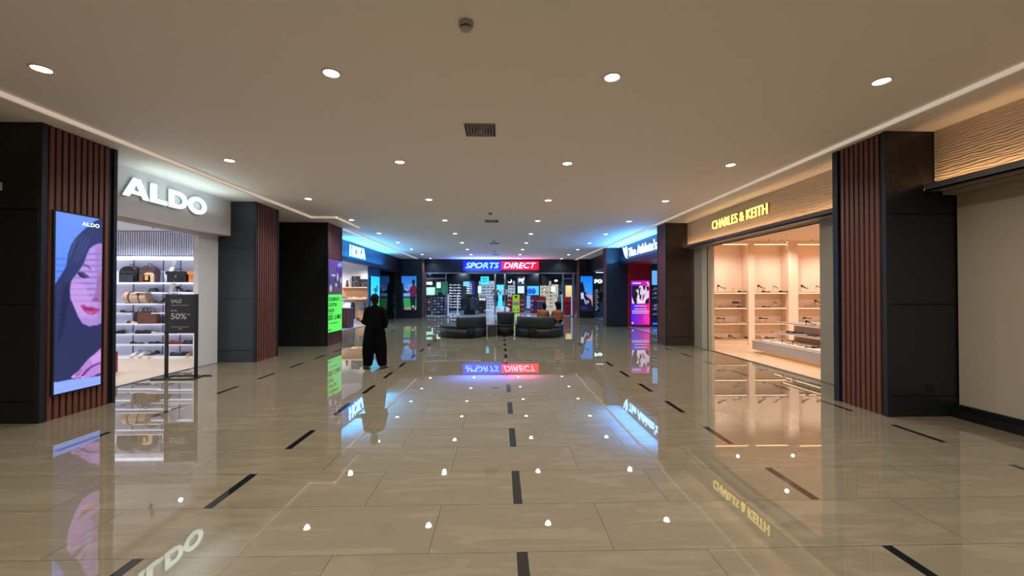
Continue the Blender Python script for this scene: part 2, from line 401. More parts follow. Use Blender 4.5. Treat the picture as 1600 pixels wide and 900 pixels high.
# ------------------------------------------------------------------ clad columns
def column(label, x0, x1, y0, y1, face, m, slat_y, slat_n, seams=(.28, 1.52, 2.75), trim=M_alu, back_edge=.05):
    """face = +1: slatted side looks towards +X (left side of the hall), -1: towards -X"""
    t = thing('column', label, 'column', ((x0+x1)/2, y0, 0), kind='structure')
    xi = x1 if face > 0 else x0                         # the slatted plane
    core = MB(); zs = [0] + list(seams) + [ZS]
    for a, b in zip(zs, zs[1:]):
        core.box(x0 + (0 if face > 0 else .03), y0, a+(.007 if a else 0), x1 - (.03 if face > 0 else 0), y1, b-(.007 if b < ZS else 0))
    core.build('panel', m, t)
    ib = MB().box(x0 + .02 + (0 if face > 0 else .03), y0+.012, 0, x1 - .02 - (.03 if face > 0 else 0), y1-.01, ZS); ib.build('seam_backing', M_seam, t)
    c = MB().box(xi - face*.06, y0 - .006, 0, xi, y0 + .06, ZS); c.build('corner_trim', trim, t)
    c = MB().box(xi - face*.06, y1 - back_edge, 0, xi, y1 + .004, ZS); c.build('corner_trim', M_alu, t)
    s = MB(); a, b = slat_y; p = (b-a)/slat_n
    for i in range(slat_n): s.box(xi - face*.04, a + p*i + p*.02, 0, xi - face*.006, a + p*i + p*.66, ZS)
    s.build('slat_cladding', M_wood, t)
    k = MB().box(xi - face*.045, y0+.06, 0, xi - face*.036, y1-back_edge, ZS); k.build('slat_backing', M_void, t)
    return t
column('black clad column with brown wood slats and a tall advert screen, beside the bag shop', -9.0, -5.9, 5.43, 6.46, 1, M_black, (5.52, 6.36), 10)
column('slate grey panelled column between the bag shop and the black block', -6.85, -5.9, 10.05, 11.05, 1, M_slate, (10.13, 11.0), 9)
column('matte black block with a narrow slatted side carrying a lime green advert screen', -10.5, -5.4, 12.98, 14.12, 1, M_void, (13.06, 14.06), 9, seams=())
column('brown grey panelled column with slatted edge, far end of the cream shoe shop', 5.2, 6.25, 12.78, 13.45, -1, M_brown, (12.86, 13.4), 5)
column('wide near column with reddish slats and dark panels, beside the bare beige wall', 5.22, 6.28, 5.4, 6.28, -1, mat('blue_black_cladding', (22, 24, 31), .4), (5.5, 6.16), 8, back_edge=.09)
column('navy black column between the red shopfront and the far corner shop', 5.2, 6.25, 20.0, 20.6, -1, M_ink, (20.07, 20.55), 5)
column('far left dark pier with a running advert screen facing the hall', -6.85, -5.12, 26.95, 27.9, 1, M_ink, (27.05, 27.85), 5, seams=())
column('far right dark pier with a blue sky advert screen', 5.2, 6.12, 26.9, 27.9, -1, M_ink, (27.0, 27.85), 5, seams=())
# recess behind the slate column
sbox('wall_recess_left', M_void, (-7.0, 11.05, 0, -6.9, 13.0, ZS))

# ------------------------------------------------------------------ shop fascias
def fascia(label, m, boxes):
    q = MB()
    for b in boxes: q.box(*b)
    o = q.build('shop_fascia', m); return tag(o, label, 'fascia', None, 'structure')
fascia('pale grey fascia above the bag shop entrance', M_fgrey, [(-6.86, 6.47, 3.04, -6.5, 10.04, ZS)])
fascia('deep blue fascia of the trainer shop on the far left', mat('deep_blue_fascia', (20, 50, 76), .5), [(-6.86, 14.14, 3.03, -6.5, 24.1, ZS)])
fascia('black fascia running on from the blue one to the far left pier', M_ink, [(-6.86, 24.1, 3.0, -6.5, 26.94, ZS)])
fascia('black fascia over the red shopfront', M_ink, [(5.85, 13.46, 3.04, 6.2, 19.99, ZS)])
fascia('black fascia over the corner shop beside the far right pier', M_ink, [(5.9, 20.62, 3.04, 6.2, 26.89, ZS)])
for nm, ya, yb in (('beige combed plaster fascia with a lit ledge over the cream shoe shop', 6.29, 12.77), ('beige combed plaster fascia with a lit ledge above the bare wall, nearest on the right', -6, 5.39)):
    t = thing('shop_fascia', nm, 'fascia', (6.0, (ya+yb)/2, 3.04), kind='structure')
    MB().box(5.9, ya, 3.06, 6.19, yb, ZS).build('plaster_face', M_wave, t)
    q = MB().box(5.76, ya, 3.05, 5.9, yb, 3.07).box(5.76, ya, 3.05, 5.775, yb, 3.15); q.build('ledge', mat('mauve_grey_metal', (105, 98, 104), .4), t)
    MB().box(5.785, ya+.01, 3.071, 5.81, yb-.01, 3.085).build('led_strip', mat('ledge_led', (255, 200, 140), .5, emit=22), t)
sbox('ceiling_passage_right', M_taupe, (6.0, -6, 3.0, 6.2, 5.38, 3.05))

# shopfront jambs, heads and glass
sbox('door_1', M_white, (-6.9, 9.40, 0, -6.79, 10.04, 3.04), (-6.9, 6.5, 2.97, -6.8, 9.52, 3.04))
def pane(name, label, b, m=M_glass):
    o = MB().box(*b).build(name, m); return tag(o, label, 'glass', None, 'structure')
sbox('window_1', M_chrome, (-6.84, 9.49, 0, -6.80, 9.505, 2.97), (-6.88, 6.5, 2.962, -6.82, 9.5, 2.97))
sbox('door_2', M_taupe, (6.04, 6.29, 0, 6.16, 7.58, 3.05), (6.04, 12.16, 0, 6.16, 12.6, 3.05))
sbox('window_3', mat('cream_frame', (196, 176, 150), .5), (6.05, 11.84, 0, 6.13, 12.16, 3.05), (6.05, 11.58, 0, 6.13, 11.78, 3.05), (6.05, 7.58, 3.02, 6.13, 11.6, 3.06))
sbox('window_4', M_dark, (6.06, 11.78, 0, 6.10, 11.84, 3.05), (6.06, 7.58, 3.0, 6.10, 11.8, 3.02))

# ------------------------------------------------------------------ lit signs
M_sgn = mat('white_sign_face', (244, 255, 250), .5, emit=1.35)
M_side = mat('white_sign_return', (120, 150, 150), .5, emit=.25)
def aldo_letters(O, U, V, h, m, side, parent, depth):
    N = U.cross(V)
    def sec(pts, x): return [(x+a*h, b*h) for a, b in pts]
    polys = []
    # A (two legs and bar as one outline with hole cut open), L, D, O
    A = [(0, 0), (.27, 0), (.37, .2), (.83, .2), (.93, 0), (1.2, 0), (.74, 1), (.46, 1)]
    out = MB()
    def ring(outer, inner, mi=0):
        n = len(outer)
        for i in range(n):
            j = (i+1) % n; out.prism([outer[i], outer[j], inner[j], inner[i]], O, U, V, N*depth, mi)
    x = 0
    # legs of the A
    out.prism(sec([(0, 0), (.25, 0), (.70, .96), (.47, 1)], x), O, U, V, N*depth)
    out.prism(sec([(.95, 0), (1.2, 0), (.74, 1), (.60, .74)], x), O, U, V, N*depth)
    out.prism(sec([(.30, .17), (.90, .17), (.82, .33), (.38, .33)], x), O, U, V, N*(depth*.98))
    x = 1.30*h
    out.prism(sec([(0, 0), (.85, 0), (.85, .23), (.26, .23), (.26, 1), (0, 1)], x), O, U, V, N*depth)
    x = 2.28*h
    n = 18
    def dsh(r, l, k): return [(x + l*h, (.5-r)*h)] + [(x + (.48 + (r+.07)*math.sin(t))*h, (.5 - r*math.cos(t))*h) for t in [PI*i/n for i in range(n+1)]] + [(x + l*h, (.5+r)*h)]
    ring(dsh(.5, 0, 0), dsh(.27, .24, 0))
    x = 3.42*h; n = 36
    el = lambda rx, ry: [(x + (.6 + rx*math.cos(2*PI*i/n))*h, (.5 + ry*math.sin(2*PI*i/n))*h) for i in range(n)]
    ring(el(.6, .53), el(.36, .29))
    return out.build('letters', m, parent)
t = thing('shop_sign', 'big glowing white four-letter sign on the pale grey fascia', 'sign', (-6.5, 8.1, 3.3))
def scaled_aldo(parent, O, U, V, w, h, m, depth, name='letters'):
    o = aldo_letters(Vector((0, 0, 0)), Vector((1, 0, 0)), Vector((0, 1, 0)), 1.0, m, None, None, 1)
    me = o.data; bpy.data.objects.remove(o); me.name = name; O, U, V = Vector(O), Vector(U), Vector(V); N = U.cross(V)
    for v in me.vertices: v.co = O + U*(v.co.x/4.62*w) + V*(v.co.y*h) + N*(v.co.z*depth)
    return link(name, me, parent)
scaled_aldo(t, (-6.455, 7.16, 3.355), (0, 1, 0), (0, 0, 1), 1.97, .34, M_sgn, .03)
scaled_aldo(t, (-6.497, 7.155, 3.345), (0, 1, 0), (0, 0, 1), 1.99, .36, M_side, .04, 'letter_returns')

t = thing('shop_sign', 'small glowing warm yellow sign of two names on the combed plaster', 'sign', (5.9, 10, 3.5))
text('letters', 'CHARLES & KEITH', mat('yellow_sign_face', (255, 236, 140), .5, emit=1.2), t, (5.86, 11.13, 3.41), (0, -1, 0), (0, 0, 1), 2.33, .235, .03, bold=.0)
text('letter_returns', 'CHARLES & KEITH', mat('brass_return', (190, 160, 90), .4, .6), t, (5.899, 11.13, 3.41), (0, -1, 0), (0, 0, 1), 2.33, .235, .036, bold=.004)

t = thing('shop_sign', 'tall glowing white block letters on the deep blue fascia', 'sign', (-6.5, 18.7, 3.5))
text('letters', 'HOKA', mat('cyan_white_face', (205, 255, 255), .5, emit=1.8), t, (-6.455, 17.7, 3.24), (0, 1, 0), (0, 0, 1), 1.95, .5, .04, bold=.022)
text('letter_returns', 'HOKA', mat('blue_return', (20, 110, 230), .5, emit=1.0), t, (-6.498, 17.68, 3.23), (0, 1, 0), (0, 0, 1), 1.99, .52, .04, bold=.03)

t = thing('shop_sign', 'glowing white lettering with a winged emblem on the black right fascia', 'sign', (5.85, 17, 3.4))
mw = mat('cool_sign_face', (214, 244, 255), .5, emit=1.5)
text('letters', "The Athlete's Foot", mw, t, (5.84, 18.45, 3.30), (0, -1, 0), (0, 0, 1), 4.75, .40, .03, bold=.008)
q = MB()
for a, p in enumerate(([(0, .52), (.13, .44), (.30, .1), (.42, -.06), (.30, -.02), (.16, .16)], [(.2, .45), (.33, .5), (.42, .3), (.40, .05), (.32, .16), (.28, .3)])):
    q.prism([(x*1.7, y+.03) for x, y in p], (5.84, 19.35, 3.28), (0, -1, 0), (0, 0, 1), (-.03, 0, 0))
q.build('emblem', mw, t)

t = thing('shop_sign', 'wide blue and red lightbox sign on the far facade', 'sign', (0, 27.85, 3.5))
MB().box(-2.52, 27.80, 3.20, .04, 27.885, 3.83).build('blue_box', mat('sign_blue', (20, 20, 225), .4, emit=1.1), t)
MB().box(.06, 27.80, 3.23, 2.60, 27.885, 3.79).build('red_box', mat('sign_red', (225, 10, 50), .4, emit=1.1), t)
text('blue_lettering', 'SPORTS', mat('sign_cyan', (120, 205, 255), .5, emit=1.3), t, (-2.36, 27.795, 3.33), (1, 0, 0), (0, 0, 1), 2.27, .38, .02, bold=.012, shear=.25)
text('red_lettering', 'DIRECT', mat('sign_pinkwhite', (255, 214, 240), .5, emit=1.2), t, (.22, 27.795, 3.33), (1, 0, 0), (0, 0, 1), 2.2, .38, .02, bold=.012, shear=.25)

# ------------------------------------------------------------------ advert screens
def screen(label, cv, O, U, w, h, strength, depth=.03, rim=.02):
    O, U = Vector(O), Vector(U); V = Vector((0, 0, 1)); N = U.cross(V)
    t = thing('advertising_screen', label, 'screen', tuple(O + U*(w/2)))
    q = MB(); q.prism([(-rim, -rim), (w+rim, -rim), (w+rim, h+rim), (-rim, h+rim)], O - N*depth, U, V, N*depth); q.build('housing', M_rubber, t)
    cv.build('display', t, O, U, V, w, h, strength)
    return t, O + N*.004, U, V
# 1: portrait of a woman behind her hand, seen on the near left column
def P1(pts):
    r = []
    for x, y in pts:
        top = 329 + (x-86)*14/73; bot = 616 - (x-82)*14/75
        r.append(((x-83.5)/75, (y-top)/(bot-top)))
    return r
cv = Canvas(110, 330).grad((104, 142, 236), (86, 132, 240), 0, .45)
for k, yy in enumerate((.255, .29, .325, .36, .395)): cv.rect(0, yy, .22, yy+.008, (64, 100, 205), 1, .7)
cv.poly(P1([(146, 345), (141, 348), (125, 360), (113, 372), (107, 382), (102, 398), (100, 415), (93, 428), (84, 443), (80, 450), (80, 600), (162, 600), (162, 340)]), (40, 44, 92), 2)
cv.poly(P1([(80, 500), (110, 470), (130, 520), (162, 515), (162, 600), (80, 600)]), (38, 46, 88), 14)
for x0, y0, x1, y1 in ((118, 366, 104, 400), (124, 366, 112, 408), (130, 368, 116, 410), (112, 376, 103, 404), (135, 372, 122, 405)):
    cv.poly(P1([(x0, y0), (x0+1.8, y0), (x1+1.5, y1), (x1, y1)]), (84, 92, 150), 2, .55)
cv.poly(P1([(95, 450), (104, 440), (104, 470), (96, 520), (88, 540)]), (24, 28, 66), 6, .7)
face = P1([(162, 381), (152, 381), (145, 383), (137, 388), (132, 398), (128, 410), (121, 421), (114, 430), (108, 438), (106, 453), (107, 466), (113, 480), (119.5, 495.6), (126.6, 506), (137, 510), (150, 509), (162, 504)])
cv.poly(face, (178, 142, 216), 2)
fm = cv.inside(face)
cv.blend(cv.soft(cv.inside(P1([(146, 384), (162, 380), (162, 510), (150, 508), (152, 470), (148, 440)])) & fm, 10), (150, 112, 178), .6)
for k in range(9):
    y = 392 + k*9.2; band = cv.soft(cv.inside(P1([(104, y+3), (162, y+4), (162, y+7), (104, y+6)])) & fm, 2); cv.blend(band, (132, 106, 188), .8)
cv.blend(cv.soft(cv.inside(P1([(106, 440), (128, 444), (140, 470), (130, 500), (108, 476)])) & fm, 5), (204, 150, 222), .55)
cv.blend(cv.soft(cv.inside(P1([(140, 500), (128, 495), (122, 500), (137, 511), (162, 509), (162, 494)])) & fm, 4), (160, 128, 200), .7)
cv.blend(cv.soft(cv.inside(P1([(152, 430), (162, 425), (162, 475), (148, 472), (146, 462)])) & fm, 4), (150, 92, 140), .65)
cv.ell(P1([(148, 468)])[0], (.07, .012), (140, 70, 110), 2, .8)
cv.poly(P1([(117, 426), (122, 426.5), (128, 430), (134, 435), (128, 434.5), (121, 432), (117, 428)]), (42, 22, 60), 1, .95)
cv.poly(P1([(118, 424), (128, 426), (137, 433), (136, 435), (127, 429), (118, 427)]), (60, 34, 84), 1, .9)
cv.poly(P1([(125, 411), (134, 414), (140, 420), (139, 422), (132, 417), (124, 414)]), (100, 70, 130), 1, .8)
cv.poly(P1([(122, 477), (128, 476), (134, 480), (140, 479), (148, 482), (157, 484), (152, 489), (143, 493), (135, 491), (128, 486)]), (172, 66, 132), 2)
cv.poly(P1([(126, 480), (140, 483), (154, 484.5), (140, 486), (130, 484)]), (116, 36, 92), 2, .9)
cv.poly(P1([(133, 487), (144, 489), (140, 490.5)]), (230, 140, 190), 2, .8)
hand = P1([(110, 590), (112, 586), (121, 580), (129, 570), (137, 561), (147, 554), (162, 542), (162, 584), (153, 585), (148, 588), (137, 591), (127, 592), (125, 590), (121, 591.5), (115, 592)])
cv.poly(hand, (178, 128, 206), 2)
cv.blend(cv.soft(cv.inside(P1([(140, 560), (162, 548), (162, 562), (144, 570)])) & cv.inside(hand), 3), (204, 150, 226), .8)
hm = cv.inside(hand)
cv.blend(cv.soft(cv.inside(P1([(125, 588), (132, 579), (142, 572), (162, 566), (162, 568), (143, 575), (134, 583), (128, 590)])) & hm, 1), (90, 50, 120), .9)
cv.blend(cv.soft(cv.inside(P1([(112, 588), (121, 583), (126, 577), (128, 578), (122, 586), (117, 591)])) & hm, 1), (130, 76, 150), .6)
for p in ((113, 588.5), (128, 590)): cv.ell(P1([p])[0], (.05, .006), (226, 170, 232), 1, .8)
cv.poly(P1([(80, 596.5), (110, 592.5), (162, 588.5), (162, 620), (80, 625)]), (134, 160, 252), 1)
for k in range(5): cv.rect(0, .945+k*.011, 1, .949+k*.011, (160, 182, 255), 1, .5)
t, O, U, V = screen('tall bright screen with a dark-haired face and a hand, near left column', cv, (-5.875, 5.57, .335), (0, 1, 0), .63, 2.42, 1.15)
scaled_aldo(t, O + U*.335 + V*2.285, U, V, .25, .055, mat('screen_letters', (225, 255, 240), .5, emit=.7), .003, 'lettering')

# 2: lime advert on the black block
cv = Canvas(60, 130).grad((52, 46, 82), (60, 50, 84), 0, .5)
cv.poly([(0, .40), (.3, .33), (1, .42), (1, .48), (0, .48)], (84, 62, 84), 2)
cv.poly([(.55, .12), (.72, .03), (.80, .10), (.78, .17), (.86, .05), (.95, .03), (1, .14), (.93, .2), (.84, .2), (.76, .3), (.66, .28), (.6, .2)], (30, 22, 48), 1)
cv.poly([(.02, .18), (.3, .14), (.55, .19), (.5, .24), (.38, .26), (.3, .45), (.12, .48), (.2, .3), (.1, .24)], (70, 66, 110), 2)
for c, r in (((.72, .07), (.05, .03)), ((.88, .06), (.06, .035)), ((.36, .22), (.16, .016)), ((.66, .24), (.07, .06)), ((.9, .28), (.05, .05)), ((.17, .40), (.08, .05)), ((.55, .35), (.07, .028))): cv.ell(c, r, (206, 200, 226), 1, .85)
cv.rect(0, .482, 1, 1, (92, 246, 92))
t, O, U, V = screen('tall advert screen with lime green lower half on the black block', cv, (-5.368, 12.93, .42), (0, 1, 0), 1.1, 2.32, 1.0)
mk = mat('screen_ink', (6, 24, 10), .5)
for s, u, v, ww, hh in (('CELEBRATE', .03, 1.06-.10+.03, .83, .115), ('CLIFTON', .03, .81, .62, .115), ('DAYS!', .03, .63, .40, .115), ('IDR 1.5 MIO', .03, .385, 1.0, .155), ('FOR SELECTED', .06, .245, .62, .035), ('HOKA', .04, .05, .2, .055)):
    if s == 'FOR SELECTED': continue
    text('lettering', s, mk, t, O + U*u + V*v, U, V, ww, hh, .002, bold=.03)
q = MB()
for u, v, ww in ((.08, .27, .2), (.32, .27, .42), (.06, .575, .3)): q.prism([(u, v), (u+ww, v), (u+ww, v+.02), (u, v+.02)], O, U, V, U.cross(V)*.002)
q.build('small_print', mk, t)

# 3: runners, far left pier
cv = Canvas(70, 150).grad((44, 126, 238), (120, 176, 250), 0, .62)
for c, r in (((.3, .42), (.3, .05)), ((.7, .3), (.3, .04)), ((.2, .57), (.3, .05))): cv.ell(c, r, (150, 196, 255), 5, .6)
cv.rect(0, .60, 1, .66, (30, 60, 130), 2); cv.rect(0, .66, 1, .92, (60, 170, 90), 2); cv.rect(0, .92, 1, 1, (170, 150, 120), 2)
cv.poly([(-.1, .2), (.12, .22), (.16, .4), (.4, .46), (.42, .5), (.14, .5), (.12, .7), (.2, 1), (-.1, 1)], (14, 24, 56), 1)
cv.ell((.80, .17), (.115, .065), (36, 30, 66), 1); cv.rect(.74, .2, .87, .3, (36, 30, 66), 1)
cv.poly([(.66, .29), (.95, .29), (1, .36), (1, .5), (.94, .62), (.6, .62), (.56, .48), (.38, .50), (.38, .46), (.52, .42)], (110, 16, 58), 1)
cv.poly([(.56, .60), (.94, .60), (.93, .86), (.86, .9), (.86, 1), (.66, 1), (.62, .85)], (12, 14, 40), 1); cv.ell((.77, .9), (.06, .04), (236, 190, 200), 1)
screen('advert screen of a runner in a red top under blue sky, far left pier', cv, (-6.45, 26.915, .55), (1, 0, 0), .96, 2.2, .8)
# 4: far right pier
cv = Canvas(60, 150).grad((20, 130, 250), (60, 160, 255), 0, .5)
cv.poly([(-.1, .22), (.16, .15), (.3, .3), (.36, .45), (.6, .5), (1, .62), (1.1, 1.1), (-.1, 1.1)], (14, 20, 48), 1)
cv.poly([(.02, .48), (.25, .46), (.3, .64), (.06, .66)], (206, 214, 245), 1); cv.poly([(.4, .5), (.95, .54), (1.1, .6), (1.1, .78), (.8, .66), (.5, .58)], (200, 150, 220), 1)
cv.poly([(.85, .6), (1.1, .6), (1.1, 1), (.95, .84)], (226, 160, 110), 1); cv.poly([(.25, .6), (.4, .66), (.5, .8), (.4, .8)], (214, 190, 230), 1)
cv.rect(-.1, .86, 1.1, 1.1, (14, 30, 52), 3); cv.ell((.6, .73), (.12, .05), (170, 190, 240), 2, .8); cv.ell((.25, .9), (.3, .04), (60, 40, 120), 3, .8)
screen('advert screen of blue sky over dark figures, far right pier', cv, (5.27, 26.855, .45), (1, 0, 0), .80, 2.3, .95)
# 5: cyan screen in the blue shop window wall
cv = Canvas(50, 130).grad((30, 190, 240), (60, 215, 250), 0, .6)
cv.rect(0, .55, 1, .62, (180, 220, 240), 3); cv.rect(0, .62, 1, 1, (30, 150, 110), 3)
cv.poly([(.3, .36), (.5, .3), (.7, .34), (.6, .28), (.7, .22), (.8, .3), (.78, .42), (.6, .42), (.66, .5), (.5, .48)], (14, 90, 150), 1)
cv.ell((.5, .62), (.14, .14), (235, 225, 190), 2)
screen('cyan advert screen on the blue wall behind the standing person', cv, (-6.79, 21.65, .6), (0, 1, 0), 1.55, 1.95, 1.3)
sbox('wall_blue_panel', mat('blue_wall_panel', (20, 74, 128), .4), (-6.9, 21.5, 0, -6.83, 23.4, 3.03))
# 6: red and violet poster on the red pier
sbox('wall_red_pier', mat('bright_red_panel', (190, 18, 30), .4), (6.27, 20.0, 0, 7.42, 20.15, 3.3), (6.16, 15.2, 3.05, 7.42, 20.0, 3.3))
cv = Canvas(80, 170)
tt = np.clip(cv.u*1.1 - .15 + .25*(cv.v-.5), 0, 1)[..., None]; cv.im = np.array((78, 30, 226))*(1-tt) + np.array((250, 30, 120))*tt
cv.rect(0, 0, 1, .1, (214, 34, 170), 4, .6)
cv.rect(.05, .12, .95, .52, (236, 214, 240))
for p in ([(.05, .12), (.45, .12), (.40, .2), (.28, .22), (.36, .3), (.30, .42), (.32, .52), (.18, .52), (.05, .36)], [(.62, .12), (.78, .12), (.74, .22), (.66, .2)], [(.48, .30), (.56, .34), (.52, .44), (.44, .40)], [(.8, .12), (.95, .14), (.95, .22), (.86, .24)], [(.42, .18), (.52, .14), (.46, .34), (.40, .32)], [(.62, .34), (.74, .3), (.66, .42), (.6, .47)], [(.78, .44), (.95, .38), (.95, .52), (.74, .52)]):
    cv.poly(p, (26, 18, 40), 1)
for p in ([(.24, .2), (.4, .18), (.38, .26), (.26, .26)], [(.56, .13), (.7, .2), (.66, .4), (.52, .3)], [(.76, .18), (.92, .22), (.84, .42), (.74, .38)]): cv.poly(p, (196, 176, 206), 2, .5)
for v, a, b in ((.562, .18, .84), (.628, .17, .84), (.676, .05, .95), (.722, .05, .95)): cv.rect(a, v, b, v+.022, (214, 196, 255), 1)
cv.ell((.8, .86), (.16, .12), (226, 60, 220), 8, .6); cv.rect(.08, .05, .52, .072, (236, 226, 255), 1); cv.poly([(.82, .03), (.88, .03), (.95, .08), (.99, .06), (.97, .1), (.9, .09)], (255, 240, 255), 1)
cv.ell((.08, .955), (.05, .02), (236, 226, 255), 1)
screen('tall magenta and violet poster screen with a grey photo on the red pier', cv, (6.42, 19.965, .09), (1, 0, 0), .92, 2.17, 1.1)

# ------------------------------------------------------------------ ceiling downlights
M_lamp = mat('lamp_glow', (255, 238, 206), .4, emit=26)
proto = thing('downlight', '', 'downlight', world=False, group='recessed ceiling downlights')
q = MB(); n = 28
q.loft([[(r*math.cos(2*PI*i/n), r*math.sin(2*PI*i/n), z) for i in range(n)] for r, z in ((.098, 0), (.098, -.008), (.08, -.012), (.074, -.006), (.070, 0))], cap=False); q.build('trim_ring', M_white, proto)
q = MB(); q.lathe([(.072, -.001), (.069, -.006), (.05, -.011), (.02, -.014), (.002, -.0145)], n=24); q.build('lamp', M_lamp, proto)
ld = bpy.data.lights.new('lamp_light', 'SPOT'); ld.energy = DL_W*4; ld.color = (1, .925, .85); ld.spot_size = math.radians(148); ld.spot_blend = .9; ld.shadow_soft_size = .05
lo = bpy.data.objects.new('lamp_light', ld); COL.objects.link(lo); lo.parent = proto; lo.location = (0, 0, -.03)
lamp_data = []          # the lamps run from warm white near the camera to cool white at the far end
for k in range(5):
    d = ld.copy(); f = k/4; d.color = (1-.42*f, .97-.185*f, .93+.07*f); lamp_data.append(d)
rows = [4.24 + 2.87*k for k in range(9)]; xs = (-4.63, -1.74, 1.17, 4.07)
places = ['leftmost', 'second from the left', 'third from the left', 'rightmost']
for r, y in enumerate([-1.5, 1.37] + rows):
    for c, x in enumerate(xs):
        where = ('row behind the viewpoint' if r == 0 else 'row just overhead') if r < 2 else ('nearest row' if r == 2 else 'row nearest the far facade' if r == 10 else ORD[r-2] + ' row from the near end')
        dl = put(proto, (x, y, ZC), 0, 'round ceiling downlight, %s in the %s' % (places[c], where))
        [k for k in dl.children if k.type == 'LIGHT'][0].data = lamp_data[min(max(r-3, 0), 4)]

# air diffusers and detectors down the middle of the ceiling
M_vent = mat('grey_vent_metal', (150, 140, 130), .5); M_ventd = mat('vent_dark', (22, 20, 18), .8)
def vent(y, s, label):
    t = thing('ceiling_vent', label, 'vent', (-.28, y, ZC), world=False, group='square air vents in the ceiling')
    MB().box(-s, -s, -.006, s, s, -.001).build('backing', M_ventd, t)
    q = MB()
    for k in range(5):
        a = s*(1.08 - .2*k); b = a - s*.075; z = -.012 - .002*k
        for bx in ((-a, -a, a, -b), (-a, b, a, a), (-a, -b, -b, b), (b, -b, a, b)): q.box(bx[0], bx[1], z, bx[2], bx[3], -.004)
    q.box(-s*.12, -s*.12, -.02, s*.12, s*.12, -.004); q.build('louvres', M_vent, t)
vent(5.68, .2, 'square ceiling air vent nearest the camera'); vent(12.95, .2, 'square ceiling air vent, second from the camera')
vent(18.8, .2, 'square ceiling air vent, third from the camera'); vent(24.4, .2, 'square ceiling air vent farthest away near the blue and red sign')
def detector(y, s, label):
    t = thing('smoke_detector', label, 'smoke detector', (-.29, y, ZC), world=False, group='smoke detectors in the ceiling')
    MB().lathe([(.062*s, 0), (.062*s, -.028*s), (.056*s, -.034*s)], n=24).build('base', mat('detector_white', (176, 168, 172), .5), t)
    MB().lathe([(.046*s, -.034*s), (.046*s, -.046*s)], n=24).build('smoke_grille', M_ventd, t)
    MB().lathe([(.050*s, -.046*s), (.046*s, -.058*s), (.03*s, -.064*s), (.002, -.065*s)], n=24).build('dome', MATS['detector_white'], t)
detector(3.42, 1, 'white round smoke detector nearest the camera'); detector(11.6, 1, 'white smoke detector just before the second air vent')
detector(17.9, 1, 'small smoke detector before the third air vent'); detector(22.2, 1, 'small smoke detector between the third and the farthest air vents')

# socket on the near right column and the plate at the edge of the near left one
t = thing('wall_socket', 'black double socket low on the near right column', 'socket', (5.82, 5.39, .38))
MB().box(5.765, 5.388, .335, 5.875, 5.402, .435, bev=.004).build('plate', M_rubber, t)
q = MB().box(5.785, 5.385, .355, 5.815, 5.39, .415).box(5.825, 5.385, .355, 5.855, 5.39, .415); q.build('outlet_face', M_void, t)
tag(MB().box(-6.50, 5.415, 2.99, -6.395, 5.43, 3.09, bev=.004).build('wall_plate', mat('plate_white', (190, 190, 190), .5)), 'small white plate on the near left black column', 'plate')

# ------------------------------------------------------------------ shoes and bags
def shoe(kind, upper, sole, L=.28):
    """toe towards +X, heel at 0, standing on z = 0"""
    hw = [.026, .034, .036, .034, .032, .036, .044, .046, .041, .026, .006]
    ts = [0, .05, .14, .28, .42, .55, .68, .80, .90, .97, 1.0]
    H = dict(sneaker=[.07, .095, .105, .10, .098, .088, .072, .058, .048, .038, .03], loafer=[.055, .075, .078, .066, .068, .07, .058, .046, .038, .03, .022],
             flat=[.04, .055, .055, .042, .032, .028, .026, .036, .032, .026, .018], heel=[.03, .045, .048, .034, .022, .016, .018, .032, .030, .024, .016])[kind]
    lift = [0]*11
    if kind == 'heel': lift = [.085, .083, .078, .062, .040, .020, .006, 0, 0, 0, .004]
    k = L/.28; st = .022 if kind == 'sneaker' else .010
    root = thing('shoe', '', 'shoe', world=False)
    q = MB(); R = []
    for t_, w_, h_, l_ in zip(ts, hw, H, lift):
        R.append([((t_*L), w_*k*math.cos(a)*(1 if math.sin(a) < 0 else .86), (l_ + st*.6 + (h_-st*.6)*(.5+.5*math.sin(a)))*k) for a in [2*PI*i/14 for i in range(14)]])
    q.loft(R); u = q.build('upper', upper, root)
    s = MB(); R = []
    for t_, w_, l_ in zip(ts, hw, lift):
        ww = w_*1.06*k; R.append([(t_*L*1.02-.002, -ww, l_*k), (t_*L*1.02-.002, ww, l_*k), (t_*L*1.02-.002, ww, (l_+st)*k), (t_*L*1.02-.002, -ww, (l_+st)*k)])
    s.loft(R, smooth=False)
    if kind == 'heel': s.loft([[(x*k, y*k, z*k) for x, y in ((.006+a, -b), (.03-a, -b), (.03-a, b), (.006+a, b))] for z, a, b in ((.088, 0, .015), (.03, .006, .006), (0, .005, .007))], smooth=False)
    if kind == 'loafer': s.box(0, -.03*k, 0, .07*k, .03*k, .014*k)
    s.build('sole', sole, root)
    # dark foot opening, with the tongue and laces of a trainer
    q = MB(); z = (H[2]+lift[2])*k
    q.lathe([(1, 0), (.8, .004)], (0, 0, 0), 14); 
    for v in q.bm.verts: v.co = Vector((.075*L/.28 + v.co.x*.052*k, v.co.y*.024*k, z*.965 + v.co.z))
    q.build('opening', M_void, root)
    if kind == 'sneaker':
        q = MB()
        for i in range(4):
            x = L*(.42+.07*i); zz = (.104-.011*i)*k; q.tube([(x, -.022*k, zz-.006), (x, 0, zz+.004), (x, .022*k, zz-.006)], .003*k, 5)
        q.build('laces', sole, root)
    return root
cl = dict(black=(18, 18, 20), white=(228, 228, 230), brown=(96, 58, 40), tan=(176, 120, 76), navy=(44, 50, 66), red=(140, 44, 40), beige=(206, 176, 146), grey=(120, 120, 126), slate=(74, 86, 100), cream=(232, 214, 190), pink=(214, 168, 160), gold=(196, 160, 96), blue=(60, 90, 190), plum=(70, 50, 60))
def leather(c): return mat(c + '_leather', cl[c], .4)
